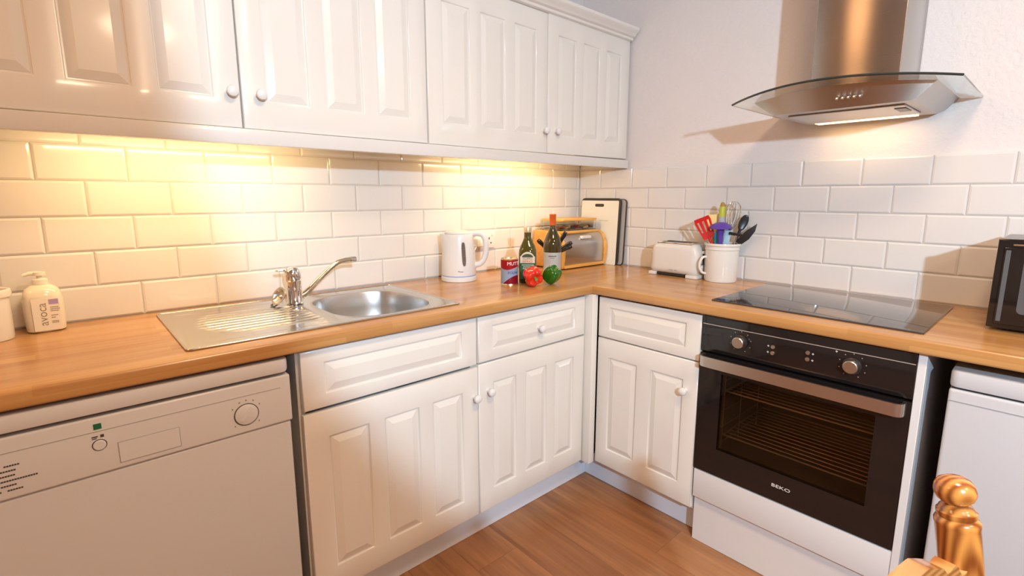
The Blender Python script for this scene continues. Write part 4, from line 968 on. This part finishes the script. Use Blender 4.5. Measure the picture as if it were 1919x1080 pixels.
utensil('peeler', 'yellow green and grey handled peeler in the middle of the white pot', pot(-.01, -.02, ZW+.02), pot(-.010, -.012, ZW+.338), [('handle', lambda L: tube(nb(), [(0, 0, L-.14), (0, 0, L-.10), (0, 0, L-.062)], [.011, .014, .0145], 14), mat('peeler_grey', rgb(170, 172, 185), .35)), ('grip', lambda L: tube(nb(), [(0, 0, L-.0618), (0, 0, L-.035), (0, 0, L-.018)], [.0148, .014, .012], 14), mat('peeler_green', rgb(180, 185, 60), .4)), ('end_cap', lambda L: tube(nb(), [(0, 0, L-.0178), (0, 0, L-.008), (0, 0, L)], [.0115, .0095, .005], 14), mat('peeler_tan', rgb(165, 125, 60), .4)), ('shaft', stick(.005, .006, 0, .6), mat('peeler_grey', rgb(170, 172, 185), .35))])
utensil('spatula', 'cream spatula with straight edge behind the red turner', pot(-.03, -.03, ZW+.02), pot(-.048, -.035, ZW+.285), [('handle', stick(.006, .006, 0, .8), mat('spatula_cream', rgb(235, 205, 130), .4)), ('blade', lambda L: (lambda b: (box(b, -.026, .026, -.002, .002, L-.075, L, .001), b)[1])(nb()), mat('spatula_cream', rgb(235, 205, 130), .4))])

# ------------------------------------------------------------------ soap bottle and pot at far left
t = thing('soap_bottle', 'clear pump soap bottle with lilac and grey printing by the wall', 'soap bottle', (-2.262, -.058, ZW), math.atan2(CAM.y+.058, CAM.x+2.262)+PI/2)
SOAP = mat('soap_translucent', (.78, .72, .60, 1), .2, coat=.3)
bm = nb(); sqlathe(bm, [(.035, .0005, 3), (.0395, .004, 3), (.041, .02, 3), (.041, .088, 3), (.0395, .096, 3)]); obj('filled_bottle', bm, SOAP, t, world=False)
bm = nb(); sqlathe(bm, [(.0395, .0962, 3), (.0375, .107, 2.8), (.032, .117, 2.5), (.022, .124, 2.1), (.0155, .127, 2)]); sh = obj('shoulder', bm, mat('soap_clear', (.80, .74, .60, 1), .12, coat=.4), t, world=False)
bm = nb(); lathe(bm, [(0, .127), (.016, .127), (.016, .140), (.013, .142), (.006, .143), (.006, .150), (.0125, .151), (.0125, .160), (0, .161)], 28); pu = obj('pump_collar', bm, mat('pump_white', (.82, .78, .68, 1), .35), t, world=False)
bm = nb(); tube(bm, [(0, 0, .156), (-.018, 0, .157), (-.032, 0, .153)], [.006, .0055, .004], 12); obj('nozzle', bm, MATS['pump_white'], pu, world=False)
yl = -.0385
fl = flatlab('label', [(-.024, .006), (.031, .006), (.031, .092), (-.024, .092)], yl, mat('soap_label', (.83, .78, .69, 1), .4), t)
bm = text('avoca', .027, .0003)
for v in bm.verts: v.co = Vector((-.004-v.co.y, yl-.0004-v.co.z, .050+v.co.x))
obj('lettering', bm, GPRINT, fl, world=False, smooth=0)
flatlab('lilac_patch', [(.010, .076), (.029, .076), (.029, .089), (.010, .089)], yl-.0004, mat('lilac', rgb(170, 150, 195), .5), fl)
bm = nb()
for z, w_ in ((.068, .016), (.063, .018), (.058, .015), (.046, .012), (.040, .008), (.030, .013), (.026, .012)):
    x = .012
    while x < .012+w_: box(bm, x, x+.002, yl-.0009, yl-.0004, z-.0012, z+.0012); x += .0028
obj('fine_print', bm, GPRINT, fl, world=False, smooth=0)
t = thing('white_pot', 'white lipped pot cut off by the left edge', 'pot', (-2.372, -.100, ZW))
bm = nb(); lathe(bm, [(0, .003), (.042, .003), (.044, 0), (.048, .001), (.050, .008), (.0505, .105), (.0505, .107), (.055, .110), (.0565, .117), (.055, .127), (.052, .129), (.048, .126), (.046, .11), (.046, .012), (0, .010)], 48, (-2.372, -.100, ZW)); obj('pot_body', bm, mat('pot_white', (.80, .77, .72, 1), .3, coat=.2), t, smooth=35)

# ------------------------------------------------------------------ pine chair in the foreground
PA = Vector((-1.42, -1.8445, 0)); PB = Vector((-1.80, -1.800, 0)); HT = .93
t = thing('dining_chair', 'orange pine dining chair with turned finial in the foreground', 'chair', ((PA.x+PB.x)/2, (PA.y+PB.y)/2-.2, 0))
al = (PB-PA).normalized(); bk = Vector((-al.y, al.x, 0)); 
if bk.y < 0: bk = -bk                                     # backwards, away from the seat
def post(b, leftright):
    top = b+Vector((0, 0, HT)); lean = bk*.105; base = b-bk*.085
    def at_z(z): return base+Vector((0, 0, z))+ (bk*.085)*max(0, (z-.44)/(HT-.44))
    bm = nb(); zf = (at_z(HT)-at_z(.6)).normalized(); q = zf.to_track_quat('Z', 'Y').to_matrix()
    o = at_z(HT-.125)
    prof = [(.0, -.40), (.0205, -.40), (.0222, -.06), (.0225, .066), (.0232, .069), (.0232, .073), (.0215, .076), (.0195, .078), (.0205, .081), (.0205, .085), (.0180, .0875), (.0172, .090), (.0150, .0925), (.0115, .094), (.0140, .096), (.0185, .100), (.0212, .106), (.0216, .111), (.0200, .118), (.0160, .1235), (.0095, .127), (0, .128)]
    lathe(bm, prof, 32, o, mtx=q); obj('back_post', bm, PINE, t)
    bm = nb(); tube(bm, [at_z(.47), at_z(.40), base+Vector((0, 0, .2)), base+bk*.04], [.0195, .02, .018, .015], 16); obj('leg', bm, PINE, t)
    return at_z
pa, pb = post(PA, 1), post(PB, -1)
# scalloped crest rail
bm = nb(); NS = 60; R = []
for k in range(NS+1):
    u = k/NS; p = pa(.80)*(1-u)+pb(.80)*u
    bow = bk*.02*math.sin(PI*u)
    m_ = min(u, 1-u)
    zt = .816+.055*min(1, m_/.32)**.9 + .006*math.sin(min(m_, .21)*2*PI/.105)
    zb = .705+.012*math.sin(PI*u*3)
    q = [p+bow+bk*s*.010+Vector((0, 0, z-.80)) for s, z in ((-1, zb), (-1, zt), (1, zt), (1, zb))]
    R.append([bm.verts.new(v) for v in q])
for a, b in zip(R, R[1:]):
    for k in range(4): bm.faces.new((a[k], a[(k+1) % 4], b[(k+1) % 4], b[k]))
bm.faces.new(R[0]); bm.faces.new(R[-1]); obj('crest_rail', bm, wood('pine_rail', rgb(150, 92, 42), rgb(200, 145, 85), axis=0, scale=1.2, rough=.25, rings=30, coat=.5), t, smooth=30)
for k in range(4):
    u = (k+1)/5; obj('spindle', tube(nb(), [pa(.455)*(1-u)+pb(.455)*u, pa(.72)*(1-u)+pb(.72)*u+bk*.01], .009, 10), PINE, t)
sc_ = (PA+PB)/2-bk*.085; sw = (PB-PA).length
bm = nb(); corners = [sc_+al*s*(sw/2+.01)-bk*d for s, d in ((-1, -.015), (1, -.015), (1.08, .40), (-1.08, .40))]
prism(bm, [(c.x, c.y) for c in corners], .435, .462, 'z', .006); obj('seat', bm, MATS['pine_rail'], t)
for s in (-1, 1):
    p = sc_+al*s*(sw/2-.01)-bk*.37; bm = nb(); tube(bm, [(p.x, p.y, .436), (p.x, p.y, .3), (p.x, p.y, .1), (p.x, p.y, .0005)], [.018, .021, .018, .014], 16); obj('leg', bm, PINE, t)
for s in (-1, 1): obj('stretcher', tube(nb(), [sc_+al*s*(sw/2-.01)-bk*.37+Vector((0, 0, .2)), sc_+al*s*(sw/2)+Vector((0, 0, .2))], .010, 10), PINE, t)

for o in bpy.data.objects:
    n_ = o.name.split('.')[0]
    if n_ in ('dial_marks', 'symbols', 'level_marks', 'fine_print', 'print', 'programme_list', 'button_symbols', 'rivet'): o['kind'] = 'stuff'
